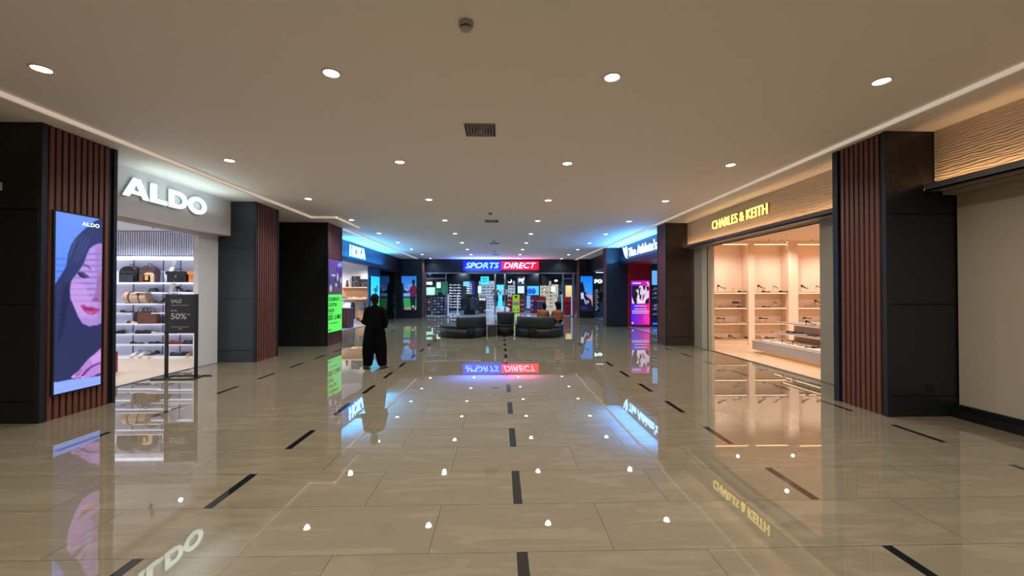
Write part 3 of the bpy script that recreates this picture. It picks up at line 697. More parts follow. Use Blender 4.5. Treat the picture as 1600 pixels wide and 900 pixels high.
def XP(px, Y): return Y*math.tan(math.atan((px-800)/640) + math.atan(18/640))
PROTO = {}
def put_shoe(kind, col, sole, loc, rz, where, group, L=.28):
    k = (kind, col, sole, L)
    if k not in PROTO: PROTO[k] = shoe(kind, leather(col), leather(sole), L)
    nm = dict(sneaker='trainer', loafer='loafer', flat='flat shoe', heel='heeled shoe')[kind]
    return put(PROTO[k], loc, rz, '%s %s %s' % (col, nm, where), group)

# ---- bag shop interior (left)
SZ = dict(base=.05, low=.35, second=.62, third=.88, fourth=1.16, fifth=1.40, hat=1.69, top=1.94)
t = thing('shelving_unit', 'white wall of lit shelves with bags and shoes in the left shop', 'shelving', (-9, 10.9, 0))
MB().box(-11.6, 11.0, 0, -7.2, 11.07, 2.62).build('back_panel', mat('shelf_back', (206, 212, 236), .5), t)
q = MB()
for x in (-10.4, -9.6, -8.84, -8.40, -7.6): q.box(x-.008, 10.985, .05, x+.008, 11.0, 2.6)
q.build('upright', mat('upright_grey', (90, 96, 116), .5), t)
MB().box(-11.6, 10.68, 0, -7.2, 11.0, .05).build('plinth', M_shelf, t)
SH = [(-11.6, -7.2, SZ['low']), (-11.6, -7.2, SZ['second']), (-11.6, -8.72, SZ['third']), (-8.72, -7.2, SZ['third']+.0), (-11.6, -9.62, SZ['fourth']), (-8.9, -7.2, SZ['fourth']), (-11.6, -8.6, SZ['fifth']),
      (-9.34, -8.66, SZ['hat']), (-8.45, -7.2, SZ['hat']), (-11.6, -7.2, SZ['top'])]
for a, b, z in SH:
    s_ = MB().box(a, 10.70, z-.022, b, 11.0, z).build('shelf', M_shelf, t)
    MB().box(a+.02, 10.96, z-.034, b-.02, 10.985, z-.022).build('shelf_light', M_led, s_)
MB().box(-11.6, 10.72, 2.52, -7.2, 11.0, 2.60).build('light_canopy', mat('canopy_glow', (235, 240, 255), .5, emit=.75), t)
q = MB()
for i in range(74): q.box(-11.6 + .06*i, 10.99, 2.66, -11.6+.06*i+.034, 11.06, 3.28)
q.build('ribbed_panel', mat('ribbed_white', (200, 202, 220), .5), t)
q = MB(); q.prism([(-8.72, 1.98), (-8.62, 1.98), (-8.42, 2.52), (-8.52, 2.52)], (0, 10.9, 0), (1, 0, 0), (0, 0, 1), (0, .02, 0)); q.prism([(-8.74, 1.42), (-8.64, 1.42), (-8.46, 1.92), (-8.56, 1.92)], (0, 10.9, 0), (1, 0, 0), (0, 0, 1), (0, .02, 0)); q.build('brace', M_shelf, t)

def arc_handle(parent, x0, x1, z, h, y, m, r=.009, name='handle'):
    return MB().tube([(x0 + (x1-x0)*(.5-.5*math.cos(a)), y, z + h*math.sin(a)) for a in [PI*i/10 for i in range(11)]], r, 8).build(name, m, parent)
def rounded(q, x0, x1, z0, z1, y0, y1, taper=.06, top_round=.3, n=10):
    """soft bag body: rounded-top silhouette swept in depth with a slight bulge"""
    w, h = x1-x0, z1-z0; r = top_round*min(w, h)
    sil = [(x0, z0)] + [(x0 + taper*w*.0, z0 + h*.1)] + [(x0 + r - r*math.cos(a), z1 - r + r*math.sin(a)) for a in [PI/2*i/n for i in range(n+1)]]
    sil += [(x1 - r + r*math.sin(a), z1 - r + r*math.cos(a)) for a in [PI/2*i/n for i in range(n+1)]] + [(x1, z0 + h*.1), (x1, z0)]
    cx, cz = (x0+x1)/2, (z0+z1)/2; R = []
    for yy, s in ((y0, .93), (y0+(y1-y0)*.12, .985), ((y0+y1)/2, 1), (y1-(y1-y0)*.12, .985), (y1, .93)):
        R.append([(cx + (x-cx)*s, yy, max(z0, cz + (z-cz)*s) if z > z0 else z0) for x, z in sil])
    q.loft(R); return q
def backpack(label, x, z, w, h, m, m2, y=10.86):
    t = thing('backpack', label, 'backpack', (x, y, z)); d = .2
    rounded(MB(), x-w/2, x+w/2, z, z+h, y-d/2, y+d/2, top_round=.45).build('body', m, t)
    rounded(MB(), x-w*.36, x+w*.36, z+.01, z+h*.45, y-d/2-.045, y-d/2+.01, top_round=.3).build('front_pocket', m2, t)
    MB().box(x-w*.36, y-d/2-.006, z+h*.62, x+w*.36, y-d/2+.012, z+h*.635).build('zip', M_chrome, t)
    arc_handle(t, x-.05, x+.06, z+h-.01, .06, y, m2)
backpack('black backpack with side pocket on the top shelf of the left shop', -9.55, 1.94, .46, .42, leather('black'), leather('navy'))
backpack('brown backpack on the top shelf of the left shop', -9.08, 1.94, .40, .44, leather('plum'), leather('brown'))
t = thing('shoulder_bag', 'small cream box bag in front of the brown backpack', 'bag', (-8.99, 10.74, 1.94))
rounded(MB(), -9.12, -8.86, 1.94, 2.19, 10.715, 10.75, top_round=.35).build('body', leather('beige'), t)
MB().box(-9.08, 10.712, 1.99, -8.99, 10.72, 2.12, bev=.003).build('front_pocket', leather('gold'), t)
def satchel(label, x, m, w=.5):
    t = thing('satchel', label, 'bag', (x, 10.86, 1.94))
    rounded(MB(), x-w/2, x+w/2, 1.94, 2.22, 10.77, 10.95, top_round=.15).build('body', m, t)
    q = MB(); q.prism([(x-w/2-.01, 2.225), (x+w/2+.01, 2.225), (x+w/2+.02, 2.16), (x+w*.3, 2.09), (x-w*.3, 2.09), (x-w/2-.02, 2.16)], (0, 10.77, 0), (1, 0, 0), (0, 0, 1), (0, -.012, 0)); q.build('flap', m, t)
    MB().box(x-.02, 10.75, 2.07, x+.02, 10.76, 2.11, bev=.003).build('clasp', M_chrome, t)
    MB().box(x-w*.34, 10.762, 1.97, x+w*.34, 10.772, 2.05).build('front_pocket', m, t)
    arc_handle(t, x-.09, x+.09, 2.22, .075, 10.86, M_chrome if False else m)
satchel('black satchel bag with top handle on the top shelf', -8.34, leather('black')); satchel('tan orange satchel on the top shelf beside the black one', -7.80, mat('orange_tan_leather', (190, 112, 58), .4), .48)
# duffel
def patterned():
    m = mat('beige_weave', (208, 182, 160), .6); nt = m.node_tree; b = nt.nodes['Principled BSDF']; tc = nt.nodes.new('ShaderNodeTexCoord'); c = nt.nodes.new('ShaderNodeTexChecker')
    c.inputs['Scale'].default_value = 42; c.inputs['Color1'].default_value = lin((216, 190, 170)) + (1,); c.inputs['Color2'].default_value = lin((164, 130, 112)) + (1,)
    nt.links.new(tc.outputs['Object'], c.inputs[0]); nt.links.new(c.outputs[0], b.inputs['Base Color']); return m
t = thing('duffel_bag', 'beige patterned duffel bag with brown straps on the left shelves', 'bag', (-9.36, 10.85, 1.40))
MB().loft([[(x, 10.85 + .13*s*math.cos(a), 1.40 + .15 + .15*s*math.sin(a) if math.sin(a) > -.9 else 1.40) for a in [2*PI*i/24 for i in range(24)]] for x, s in ((-9.66, .9), (-9.64, .98), (-9.36, 1), (-9.10, .98), (-9.08, .9))]).build('body', patterned(), t)
for x in (-9.5, -9.25): MB().loft([[(xx, 10.85 + .138*math.cos(a), 1.553 + .157*math.sin(a) if math.sin(a) > -.9 else 1.402) for a in [2*PI*i/24 for i in range(24)]] for xx in (x-.015, x+.015)]).build('strap', leather('brown'), t)
arc_handle(t, -9.5, -9.25, 1.60, .09, 10.71, leather('brown'))
t = thing('hat', 'dark flat brimmed hat on the short shelf above the duffel bag', 'hat', (-8.98, 10.84, 1.69))
MB().lathe([(.13, 0), (.135, .006), (.105, .010), (.1, .07), (.085, .10), (.04, .105), (.002, .104)], (-8.96, 10.84, 1.69), 28).build('crown', mat('felt_green_black', (40, 48, 52), .8), t)
MB().lathe([(.155, 0), (.16, .004), (.1, .008)], (-8.98, 10.84, 1.688), 28).build('brim', MATS['felt_green_black'], t)
def tote(label, x, z, w, h, m, y=10.84):
    t = thing('tote_bag', label, 'bag', (x, y, z))
    MB().loft([[(x-a, y-.06, zz), (x+a, y-.06, zz), (x+a, y+.06, zz), (x-a, y+.06, zz)] for a, zz in ((w/2, z), (w/2+.012, z+h*.5), (w/2-.01, z+h))], smooth=False).build('body', m, t)
    for yy in (y-.055, y+.055): arc_handle(t, x-w*.24, x+w*.24, z+h-.01, .13, yy, leather('black'), .008)
tote('black tote bag behind the brown one', -9.27, .88, .34, .30, leather('black'), 10.9); tote('brown tote bag with dark handles on the left shelves', -9.03, .88, .46, .29, mat('saddle_brown', (98, 60, 50), .45), 10.79)
t = thing('shoulder_bag', 'black curved shoulder bag beside the sale stand', 'bag', (-8.62, 10.84, 1.16-.28))
rounded(MB(), -8.72, -8.5, .88, 1.0, 10.79, 10.89, top_round=.4).build('body', leather('black'), t); arc_handle(t, -8.70, -8.52, .98, .12, 10.84, leather('black'), .012)
t = thing('red_display_box', 'glossy dark red display block on the left shop floor', 'display block', (-8.25, 8.5, 0))
MB().box(-8.6, 8.2, .03, -7.93, 8.74, .46, bev=.01).build('block', mat('crimson_lacquer', (140, 20, 48), .25), t); MB().box(-8.55, 8.25, 0, -7.98, 8.69, .03).build('plinth', M_white, t)
G = 'shoes on the white shelves of the left shop'
items = [  # kind, colour, sole, x, shelf, angle
 ('loafer', 'black', 'black', -9.68, 'second', 2.9), ('loafer', 'black', 'black', -9.36, 'second', .2), ('loafer', 'navy', 'black', -9.20, 'second', .25), ('flat', 'white', 'white', -8.95, 'second', .3), ('loafer', 'black', 'grey', -8.66, 'second', -.1),
 ('flat', 'black', 'white', -9.52, 'low', 0), ('flat', 'navy', 'white', -9.02, 'low', .1), ('flat', 'black', 'white', -8.90, 'low', 0), ('loafer', 'red', 'red', -8.50, 'low', .1), ('loafer', 'navy', 'black', -8.18, 'low', 0), ('loafer', 'plum', 'black', -8.06, 'low', .1), ('loafer', 'black', 'black', -7.86, 'low', 3.0), ('loafer', 'slate', 'black', -7.66, 'low', .2),
 ('sneaker', 'white', 'white', -9.33, 'base', -1.57), ('sneaker', 'white', 'cream', -9.13, 'base', -1.57), ('sneaker', 'navy', 'white', -8.90, 'base', -1.57), ('loafer', 'navy', 'black', -8.48, 'base', 0), ('loafer', 'black', 'black', -8.24, 'base', .1), ('loafer', 'tan', 'white', -7.96, 'base', -1.57), ('loafer', 'slate', 'white', -7.79, 'base', -1.57),
 ('flat', 'brown', 'beige', -9.62, 'third', .2), ('flat', 'pink', 'white', -9.47, 'third', .3), ('flat', 'black', 'beige', -9.78, 'fourth', 0), ('loafer', 'pink', 'beige', -8.6, 'fourth', 0), ('flat', 'tan', 'tan', -9.02, 'fifth', .3), ('flat', 'navy', 'brown', -8.90, 'fifth', -.4), ('flat', 'brown', 'black', -8.14, 'hat', .3), ('flat', 'plum', 'black', -7.95, 'hat', .1),
 ('loafer', 'tan', 'tan', -9.2, 'fifth', .3), ('heel', 'black', 'black', -8.62, 'fifth', 2.7), ('heel', 'black', 'black', -8.38, 'hat', 0)]
lv = dict(base='bottom', low='second-lowest', second='third-lowest', third='fourth-lowest', fourth='short middle', fifth='wide middle', hat='short upper')
cnt = {}
for kind, c, s_, x, sh, a in items:
    cnt[sh] = cnt.get(sh, 0)+1; y = 10.86 if sh != 'base' or abs(a) < 1 else 10.98
    put_shoe(kind, c, s_, (x-.02, y if abs(a) > 1 else 10.81 + .05*(cnt[sh] % 2), SZ[sh]), a, '%s along the %s white shelf' % (ORD[cnt[sh]-1], lv[sh]), G, .34)

# ---- sale stand
t = thing('sale_sign_stand', 'black floor stand announcing a sale in front of the left shop', 'sign stand', (-6.27, 8.25, 0))
for x in (-6.56, -5.99): MB().box(x-.03, 8.235, .02, x+.03, 8.265, 1.65, bev=.004).build('post', M_dark, t)
MB().box(-6.53, 8.238, .88, -6.02, 8.262, 1.64).build('board', mat('charcoal_board', (30, 30, 33), .5), t)
q = MB().box(-6.72, 8.06, 0, -5.86, 8.11, .02).box(-6.66, 8.40, 0, -5.82, 8.45, .02).box(-6.62, 8.08, 0, -6.54, 8.43, .02).box(-6.02, 8.08, 0, -5.94, 8.43, .02); q.build('base_frame', M_dark, t)
mt = mat('stand_lettering', (190, 190, 190), .6)
for s, x, z, ww, hh in (('SALE', -6.47, 1.475, .20, .07), ('UP TO', -6.47, 1.305, .11, .03), ('50%', -6.47, 1.155, .30, .115), ('OFF', -6.155, 1.23, .05, .03)): text('lettering', s, mt, t, (x, 8.236, z), (1, 0, 0), (0, 0, 1), ww, hh, .002, bold=.008)
q = MB().box(-6.47, 8.233, 1.425, -6.12, 8.238, 1.431).box(-6.47, 8.233, 1.0, -6.12, 8.238, 1.006); q.build('rule_line', mt, t)
text('lettering', 'ALDO', mt, t, (-6.33, 8.236, .955), (1, 0, 0), (0, 0, 1), .08, .018, .002)

# ---- cream shoe shop interior (right)
M_niche = mat('niche_plaster', (240, 214, 194), .6)
t = thing('display_wall', 'warm lit cream niche wall with shoe shelves in the right shop', 'display wall', (8.8, 13.1, 0))
MB().box(6.7, 13.33, 0, 11.4, 13.40, 3.26).build('back_panel', M_niche, t)
for a, b in ((6.6, 6.82), (7.97, 8.17), (9.29, 9.60), (10.75, 11.4)): MB().box(a, 12.95, 0, b, 13.33, 3.26).build('pillar', M_niche, t)
MB().box(6.6, 12.92, 3.24, 11.4, 13.4, 3.34).build('head_rail', M_niche, t)
NX = ((6.82, 7.97), (8.17, 9.29), (9.60, 10.75)); NZ = (.2, .7, 1.2, 1.69)
for a, b in NX:
    MB().box(a, 12.99, 0, b, 13.33, .17).build('kick_panel', M_niche, t)
    for z in NZ:
        s_ = MB().box(a, 12.96, z-.03, b, 13.33, z).build('shelf', mat('shelf_edge', (176, 146, 120), .5), t)
        if z > .5: MB().box(a+.02, 13.02, z-.042, b-.02, 13.05, z-.03).build('shelf_light', mat('niche_led', (255, 214, 170), .5, emit=3.0), s_)
    MB().box(a+.02, 12.99, 3.225, b-.02, 13.02, 3.24).build('cove_light', mat('niche_top_led', (255, 200, 140), .5, emit=3.5), t)
G = 'shoes in the warm niches of the right shop'
def riser(x, y, z, label, h=.12):
    k = 'riser%g' % h
    if k not in PROTO:
        r = thing('display_riser', '', 'riser', world=False); q = MB().box(-.12, -.05, h-.006, .12, .05, h).box(-.12, -.05, 0, -.114, .05, h-.006).box(.114, -.05, 0, .12, .05, h-.006); q.build('bridge', M_acryl, r)
        MB().box(-.121, -.052, h-.006, .121, -.049, h).build('polished_edge', mat('acrylic_edge', (245, 228, 212), .3), r); PROTO[k] = r
    put(PROTO[k], (x, y, z), 0, label, 'clear shoe risers in the niches')
def nx(px, Y=13.1): return XP(px, Y)
row = {1.69: [('heel', 'black', 1, 1127), ('flat', 'cream', 1, 1151), ('flat', 'black', 0, 1157), ('heel', 'black', 1, 1190), ('flat', 'black', 0, 1194), ('heel', 'white', 1, 1214), ('flat', 'black', 0, 1221), ('heel', 'plum', 1, 1258), ('heel', 'cream', 1, 1281)],
       1.2: [('flat', 'tan', 0, 1127), ('loafer', 'black', 1, 1151), ('flat', 'plum', 0, 1155), ('flat', 'brown', 0, 1195), ('flat', 'grey', 1, 1215), ('flat', 'tan', 0, 1260), ('heel', 'black', 1, 1279)],
       .7: [('flat', 'brown', 1, 1126), ('flat', 'gold', 0, 1155), ('flat', 'plum', 1, 1192), ('flat', 'pink', 0, 1217), ('flat', 'navy', 1, 1261)],
       .2: [('flat', 'brown', 0, 1119), ('heel', 'brown', 0, 1142), ('flat', 'black', 0, 1167), ('heel', 'cream', 0, 1185), ('flat', 'plum', 0, 1199)]}
rn = {1.69: 'top', 1.2: 'second-highest', .7: 'second-lowest', .2: 'lowest'}
for z, lst in row.items():
    for i, (kind, c, up, px) in enumerate(lst):
        x = nx(px); y = 13.12 if up else 13.04; zz = z + (.12 if up else 0)
        if up: riser(x, 13.12, z, 'clear riser under the %s shoe on the %s niche shelf' % (ORD[i], rn[z]))
        put_shoe(kind, c, 'black' if c in ('black', 'plum', 'brown') else 'tan', (x-.12, y, zz), .1 if i % 2 else -.1, '%s on the %s niche shelf, %s' % (ORD[i], rn[z], 'on a riser' if up else 'set flat'), G, .27)
# stepped island
t = thing('display_island', 'low pale stepped shoe display on the right shop floor', 'display table', (7.8, 9.8, 0))
M_isl = mat('island_lacquer', (188, 176, 172), .4)
MB().box(7.05, 8.3, .10, 8.9, 11.3, .34).build('base_block', M_isl, t); MB().box(7.25, 8.45, .0, 8.8, 11.1, .10).build('plinth', M_cream, t)
MB().box(7.2, 8.47, .085, 7.22, 11.1, .10).build('plinth_light', M_wled, t)
MB().box(7.12, 8.3, .34, 8.9, 11.1, .375).build('low_tier', mat('island_top', (226, 208, 196), .4), t)
for x0, z in ((7.52, .61), (7.78, .85)):
    s_ = MB().box(x0, 8.3, z-.03, 8.9, 11.22, z).build('tier_shelf', mat('tier_edge', (150, 136, 140), .4), t); MB().box(x0+.04, 8.32, z-.04, x0+.06, 11.15, z-.03).build('tier_light', M_wled, s_)
MB().box(8.1, 8.3, .375, 8.9, 11.1, .82).build('riser_wall', M_niche, t)
G2 = 'shoes on the stepped island'
for i, (kind, c, x, y, z, a, wh) in enumerate([('heel', 'gold', 7.25, 10.38, .375, -1.2, 'at the far end of the lowest tier'), ('heel', 'tan', 7.27, 10.02, .375, -1.2, 'next along the lowest tier'), ('flat', 'tan', 7.2, 9.5, .375, .3, 'third along the lowest tier'), ('flat', 'plum', 7.28, 9.38, .375, .4, 'on the near end of the lowest tier'),
        ('flat', 'plum', 7.6, 10.7, .61, -.3, 'at the far end of the middle tier'), ('flat', 'navy', 7.62, 10.5, .61, -.2, 'second along the middle tier'), ('flat', 'plum', 7.6, 9.95, .61, -.1, 'third along the middle tier'), ('flat', 'brown', 7.6, 9.75, .61, .1, 'nearest on the middle tier'),
        ('heel', 'black', 7.82, 10.3, .85, -.2, 'at the far end of the upper tier'), ('flat', 'pink', 7.9, 9.95, .85, 0, 'near end of the upper tier'), ('flat', 'cream', 7.22, 10.78, .375, 0, 'beside the far corner of the lowest tier')]):
    put_shoe(kind, c, 'black', (x, y, z), a, wh, G2, .26)
sp = thing('track_spotlight', '', 'spotlight', world=False); MB().box(-.02, -.02, -.04, .02, .02, 0).build('mount', M_white, sp); MB().tube([(0, 0, -.04), (0, -.03, -.11)], [.028, .034], 12).build('lamp_head', M_white, sp)
for i, px in enumerate((1143, 1164, 1210, 1230, 1238, 1279)): put(sp, ((px-782)*12.5/640, 12.5, 3.34), 0, 'small white track spotlight, %s from the left in the right shop' % ORD[i], 'track spotlights in the right shop')
sp2 = thing('track_spotlight', '', 'spotlight', world=False); MB().box(-.02, -.02, -.05, .02, .02, 0).build('mount', M_dark, sp2); MB().tube([(0, 0, -.05), (.05, -.03, -.12)], [.03, .035], 12).build('lamp_head', M_dark, sp2)
for i, (x, y) in enumerate(((-8.35, 9.0), (-8.05, 9.7), (-7.75, 9.4))): put(sp2, (x, y, 3.30), 0, 'small ceiling spotlight, %s from the left in the left shop' % ORD[i], 'spotlights in the left shop')

# ---- trainer shop interior (far left)
M_ply = mat('orange_plywood', (214, 160, 112), .5)
t = thing('shelving_unit', 'pale wood shelf and clothes rail unit in the blue shop', 'shelving', (-7.9, 22.8, 0))
MB().box(-8.75, 22.9, 1.27, -7.3, 22.98, 1.98).build('back_board', M_ply, t)
for z in (1.98, 1.34): MB().box(-8.75, 22.6, z-.04, -7.3, 22.95, z).build('shelf', mat('pale_ply', (232, 196, 156), .5), t)
MB().box(-8.0, 22.94, .1, -7.35, 22.98, 1.27).build('lower_board', M_ply, t)
MB().tube([(-8.75, 22.72, 1.2), (-7.3, 22.72, 1.2)], .012).build('rail', M_chrome, t)
for x in (-8.74, -7.31): MB().tube([(x, 22.72, 0), (x, 22.72, 1.3)], .012).build('rail_post', M_chrome, t)
cv = Canvas(40, 40).grad((60, 66, 78), (90, 90, 96)); 
for i in range(14): cv.ell((random.random(), random.random()), (.12, .1), random.choice([(150, 150, 156), (40, 44, 52), (180, 176, 170)]), 2, .8)
t = thing('picture_board', 'grey photo board standing on the pale wood shelf', 'picture', (-7.98, 22.8, 1.98)); MB().box(-8.2, 22.80, 1.98, -7.74, 22.84, 2.58).build('backing', M_dark, t); cv.build('print', t, (-8.19, 22.798, 1.99), (1, 0, 0), (0, 0, 1), .44, .58, .5)
cv = Canvas(40, 40).grad((70, 74, 84), (96, 96, 104)); 
for i in range(14): cv.ell((random.random(), random.random()), (.12, .1), random.choice([(150, 150, 156), (40, 44, 52), (180, 176, 170)]), 2, .8)
t = thing('picture_board', 'wider low photo board leaning beside the tall one', 'picture', (-7.5, 22.86, 1.98)); MB().box(-7.75, 22.86, 1.98, -7.32, 22.9, 2.42).build('backing', M_dark, t); cv.build('print', t, (-7.73, 22.858, 1.99), (1, 0, 0), (0, 0, 1), .40, .42, .5)
t = thing('figurine', 'small dark red figure display left of the photo boards', 'ornament', (-8.42, 22.75, 1.98)); q = MB(); q.cap((-8.42, 22.75, 2.02), (-8.42, 22.75, 2.2), .09, .06).ball((-8.42, 22.75, 2.30), .06); q.build('body', leather('plum'), t)
G3 = 'trainers on the pale wood shelf'
for i, (c, s_, x, z) in enumerate((('blue', 'grey', -8.70, 1.34), ('gold', 'cream', -8.36, 1.34), ('cream', 'gold', -8.12, 1.34), ('tan', 'white', -7.84, 1.34), ('cream', 'tan', -7.6, 1.34), ('plum', 'white', -7.78, 1.60))):
    if i == 5: continue
    put_shoe('sneaker', c, s_, (x, 22.74, z), 0, '%s along the pale wood shelf of the blue shop' % ORD[i], G3)
def garment(name, label, cat, x, y, z, w, h, m, group=None, depth=.07, sleeves=True):
    t = thing(name, label, cat, (x, y, z-h), group=group)
    R = []
    for f, s in ((0, 1.04), (.35, .95), (.75, .98), (.92, .9), (1, .42)):
        R.append([(x + w/2*s*math.cos(a), y + depth*(.6+.4*f)*math.sin(a)*(1+.18*math.cos(5*a)), z - h + h*f) for a in [2*PI*i/18 for i in range(18)]])
    MB().loft(R).build('body', m, t)
    if sleeves:
        for s in (-1, 1): MB().tube([(x+s*w*.38, y, z-h*.06), (x+s*w*.52, y, z-h*.25), (x+s*w*.56, y, z-h*.62)], [.05, .05, .04], 10).build('sleeve', m, t)
    MB().tube([(x, y, z-.01), (x, y, z+.035), (x+.018, y, z+.055), (x, y, z+.07)], .004, 6).build('hanger_hook', M_chrome, t)
    return t
garment('hanging_shirt', 'white top hanging from the rail in the blue shop', 'shirt', -8.38, 22.72, 1.14, .42, .62, leather('white'))
garment('hanging_trousers', 'long black trousers hanging from the rail in the blue shop', 'trousers', -8.10, 22.72, 1.14, .24, .92, leather('black'), sleeves=False)
garment('hanging_shorts', 'short slate blue garment hanging right on the rail', 'shorts', -7.58, 22.72, 1.14, .36, .42, leather('slate'), sleeves=False)
t = thing('counter', 'dark red brown wooden counter just inside the blue shop', 'counter', (-7.4, 19.7, 0))
MB().box(-7.95, 19.5, .02, -7.12, 20.1, .9).build('body', mat('red_brown_wood', (84, 46, 44), .5), t); MB().box(-7.98, 19.47, .9, -7.09, 20.13, .94).build('worktop', leather('slate'), t)
for x in (-7.42, -7.27): MB().box(x-.01, 19.485, .05, x+.01, 19.5, .88).build('groove_strip', M_dark, t)
# gap beyond the blue wall: dim shop with rails
garment('hanging_jacket', 'black jacket hanging in the dim shop left of the far left pier', 'jacket', -6.98, 26.4, 1.55, .32, .75, leather('black'), depth=.09)
garment('hanging_jacket', 'grey and black garment below the black jacket in the dim shop', 'jacket', -7.05, 26.6, .78, .32, .62, leather('grey'), depth=.09)
tag(MB().box(-7.5, 26.3, 2.94, -6.95, 26.5, 2.98).build('light_panel', mat('small_cool_panel', (220, 235, 255), .5, emit=2)), 'small white light panel in the dim far left shop', 'lamp')

# ---- red shop interior and corner shop (far right)
t = thing('shoe_rack', 'blue shoe wall with white trainers beside the red pier', 'shoe rack', (7.9, 19.8, 0))
MB().box(7.43, 19.9, 0, 9.2, 20.0, 2.9).build('back_panel', mat('deep_teal_panel', (20, 60, 100), .5), t)
MB().box(7.43, 19.86, 2.05, 9.2, 19.9, 2.75).build('light_panel', mat('sky_blue_panel', (110, 180, 245), .5, emit=.9), t)
MB().box(7.43, 19.75, .12, 9.2, 19.8, .2).build('kick_light', mat('kick_blue', (60, 120, 230), .5, emit=.9), t)
zz = (.62, .86, 1.02, 1.42, 1.62, 1.82)
for z in zz: MB().box(7.43, 19.6, z-.02, 9.2, 19.9, z).build('shelf', M_shelf, t)
for i, z in enumerate(zz):
    for j in range(2): put_shoe('sneaker', 'white' if (i+j) % 3 else 'grey', 'white', (7.48+.4*j, 19.75, z), 0, '%s from the red pier, %s shelf up of the blue shoe wall' % (ORD[j], ORD[i]), 'trainers on the blue shoe wall')
t = thing('shop_sign', 'short white glowing letters inside the corner shop', 'sign', (6.5, 27.2, 2.3))
text('letters', 'PO', mat('pale_glow', (225, 255, 245), .5, emit=2.6), t, (6.28, 27.2, 2.3), (1, 0, 0), (0, 0, 1), .52, .25, .03, bold=.05)
MB().box(6.2, 27.24, 2.1, 7.6, 27.28, 2.9).build('backing', mat('dark_teal', (30, 50, 54), .5), t)
MB().box(6.2, 26.4, 2.96, 7.8, 26.5, 3.0).build('light_tube', M_led, t)
for i, x in enumerate((6.6, 7.15)): garment('hanging_shirt', '%s dark shirt on the rail inside the corner shop' % ('left-hand', 'right-hand')[i], 'shirt', x, 26.9, 1.75 - .1*i, .3, .75, leather(('black', 'navy')[i]), 'dark shirts in the corner shop')
t = thing('hanging_banner', 'dark narrow banner with small white marks inside the corner shop', 'banner', (6.35, 26.7, .5)); MB().box(6.17, 26.7, .4, 6.52, 26.72, 2.1).build('cloth', M_dark, t)
q = MB()
for i in range(12): q.box(6.2 + .03*(i % 2), 26.695, .5+.12*i, 6.34 + .1*((i*5) % 3)/2, 26.7, .56+.12*i)
q.build('marks', M_white, t)
pane('window_6', 'glass at the dim shop left of the far pier', (-6.86, 23.42, .01, -6.848, 26.93, 3.0))

# ------------------------------------------------------------------ far facade
q = MB().box(-5.12, 27.9, 3.03, 5.2, 28.2, ZS+.07); struct(q.build('wall_far_header', mat('facade_black', (16, 18, 22), .35)))
sbox('trim_8', M_chrome, (-5.12, 27.88, 2.96, 5.2, 27.95, 3.03))
M_fr = mat('silver_frame', (120, 124, 134), .35, .6)
q = MB()
for x in (-5.08, -3.7, 4.28, 5.02): q.box(x-.035, 27.88, 0, x+.035, 27.96, 2.96)
q.box(-5.08, 27.9, 2.6, -3.7, 27.94, 2.66).box(4.28, 27.9, 2.6, 5.02, 27.94, 2.66); struct(q.build('window_7', M_fr))
pane('window_8', 'left glass panel of the far facade', (-5.05, 27.915, .02, -3.74, 27.925, 2.95)); pane('window_9', 'right glass panel of the far facade', (4.32, 27.915, .02, 4.99, 27.925, 2.95))
def gate(x, label, y=28.3):
    t = thing('security_gate', label, 'security gate', (x, y, 0), group='security pedestals at the far entrance')
    q = MB().box(x-.03, y-.16, .06, x+.03, y+.16, 1.55, bev=.015); q.build('panel', mat('milky_panel', (190, 214, 240), .2, emit=.25), t); MB().box(x-.06, y-.2, 0, x+.06, y+.2, .06, bev=.01).build('foot', M_fr, t)
gate(-3.6, 'leftmost white security pedestal at the far entrance'); gate(-2.95, 'second white security pedestal from the left at the far entrance'); gate(4.32, 'white security pedestal at the right of the far entrance', 28.6); gate(5.0, 'rightmost security pedestal near the far right pier', 28.6)

# ---- inside the far sports shop
def shoe_wall(label, x0, x1, y, z0, z1, nc, nr, mback, where, cols, kind='sneaker', group=None):
    t = thing('shoe_rack', label, 'shoe rack', ((x0+x1)/2, y, 0))
    MB().box(x0, y, 0, x1, y+.06, z1+.15).build('back_panel', mback, t)
    for r in range(nr):
        z = z0 + (z1-z0)*r/nr; MB().box(x0, y-.22, z-.02, x1, y, z).build('shelf', M_shelf, t)
        for c in range(nc):
            col = cols[(r*2+c) % len(cols)]; L = min(.3, (x1-x0)/nc*.8)
            put_shoe(kind, col, 'white', (x0 + (x1-x0)*(c+.12)/nc, y-.11, z), 0, '%s from the left, %s row up, %s' % (ORD[c], ORD[r], where), group or 'shoes on the ' + where, .3)
    return t
shoe_wall('white display wall of trainers, left in the far shop', -4.75, -3.65, 38.0, .3, 2.6, 3, 9, mat('dark_teal_wall', (26, 50, 66), .6), 'left shoe wall', ('white', 'white', 'cream', 'grey'))
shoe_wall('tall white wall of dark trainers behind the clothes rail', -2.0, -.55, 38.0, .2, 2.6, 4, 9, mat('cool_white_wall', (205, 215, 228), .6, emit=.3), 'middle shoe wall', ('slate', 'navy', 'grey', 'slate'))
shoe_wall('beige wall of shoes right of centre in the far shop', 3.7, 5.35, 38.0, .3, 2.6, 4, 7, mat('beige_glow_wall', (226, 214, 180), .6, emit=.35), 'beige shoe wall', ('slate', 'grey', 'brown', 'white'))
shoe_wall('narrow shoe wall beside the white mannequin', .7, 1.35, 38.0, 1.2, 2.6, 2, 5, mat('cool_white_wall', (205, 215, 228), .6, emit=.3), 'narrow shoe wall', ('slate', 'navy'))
shoe_wall('small shoe wall above the jackets', -3.15, -2.5, 38.0, 1.6, 2.6, 2, 5, mat('dim_blue_wall', (80, 110, 140), .6), 'small shoe wall', ('white', 'grey'))
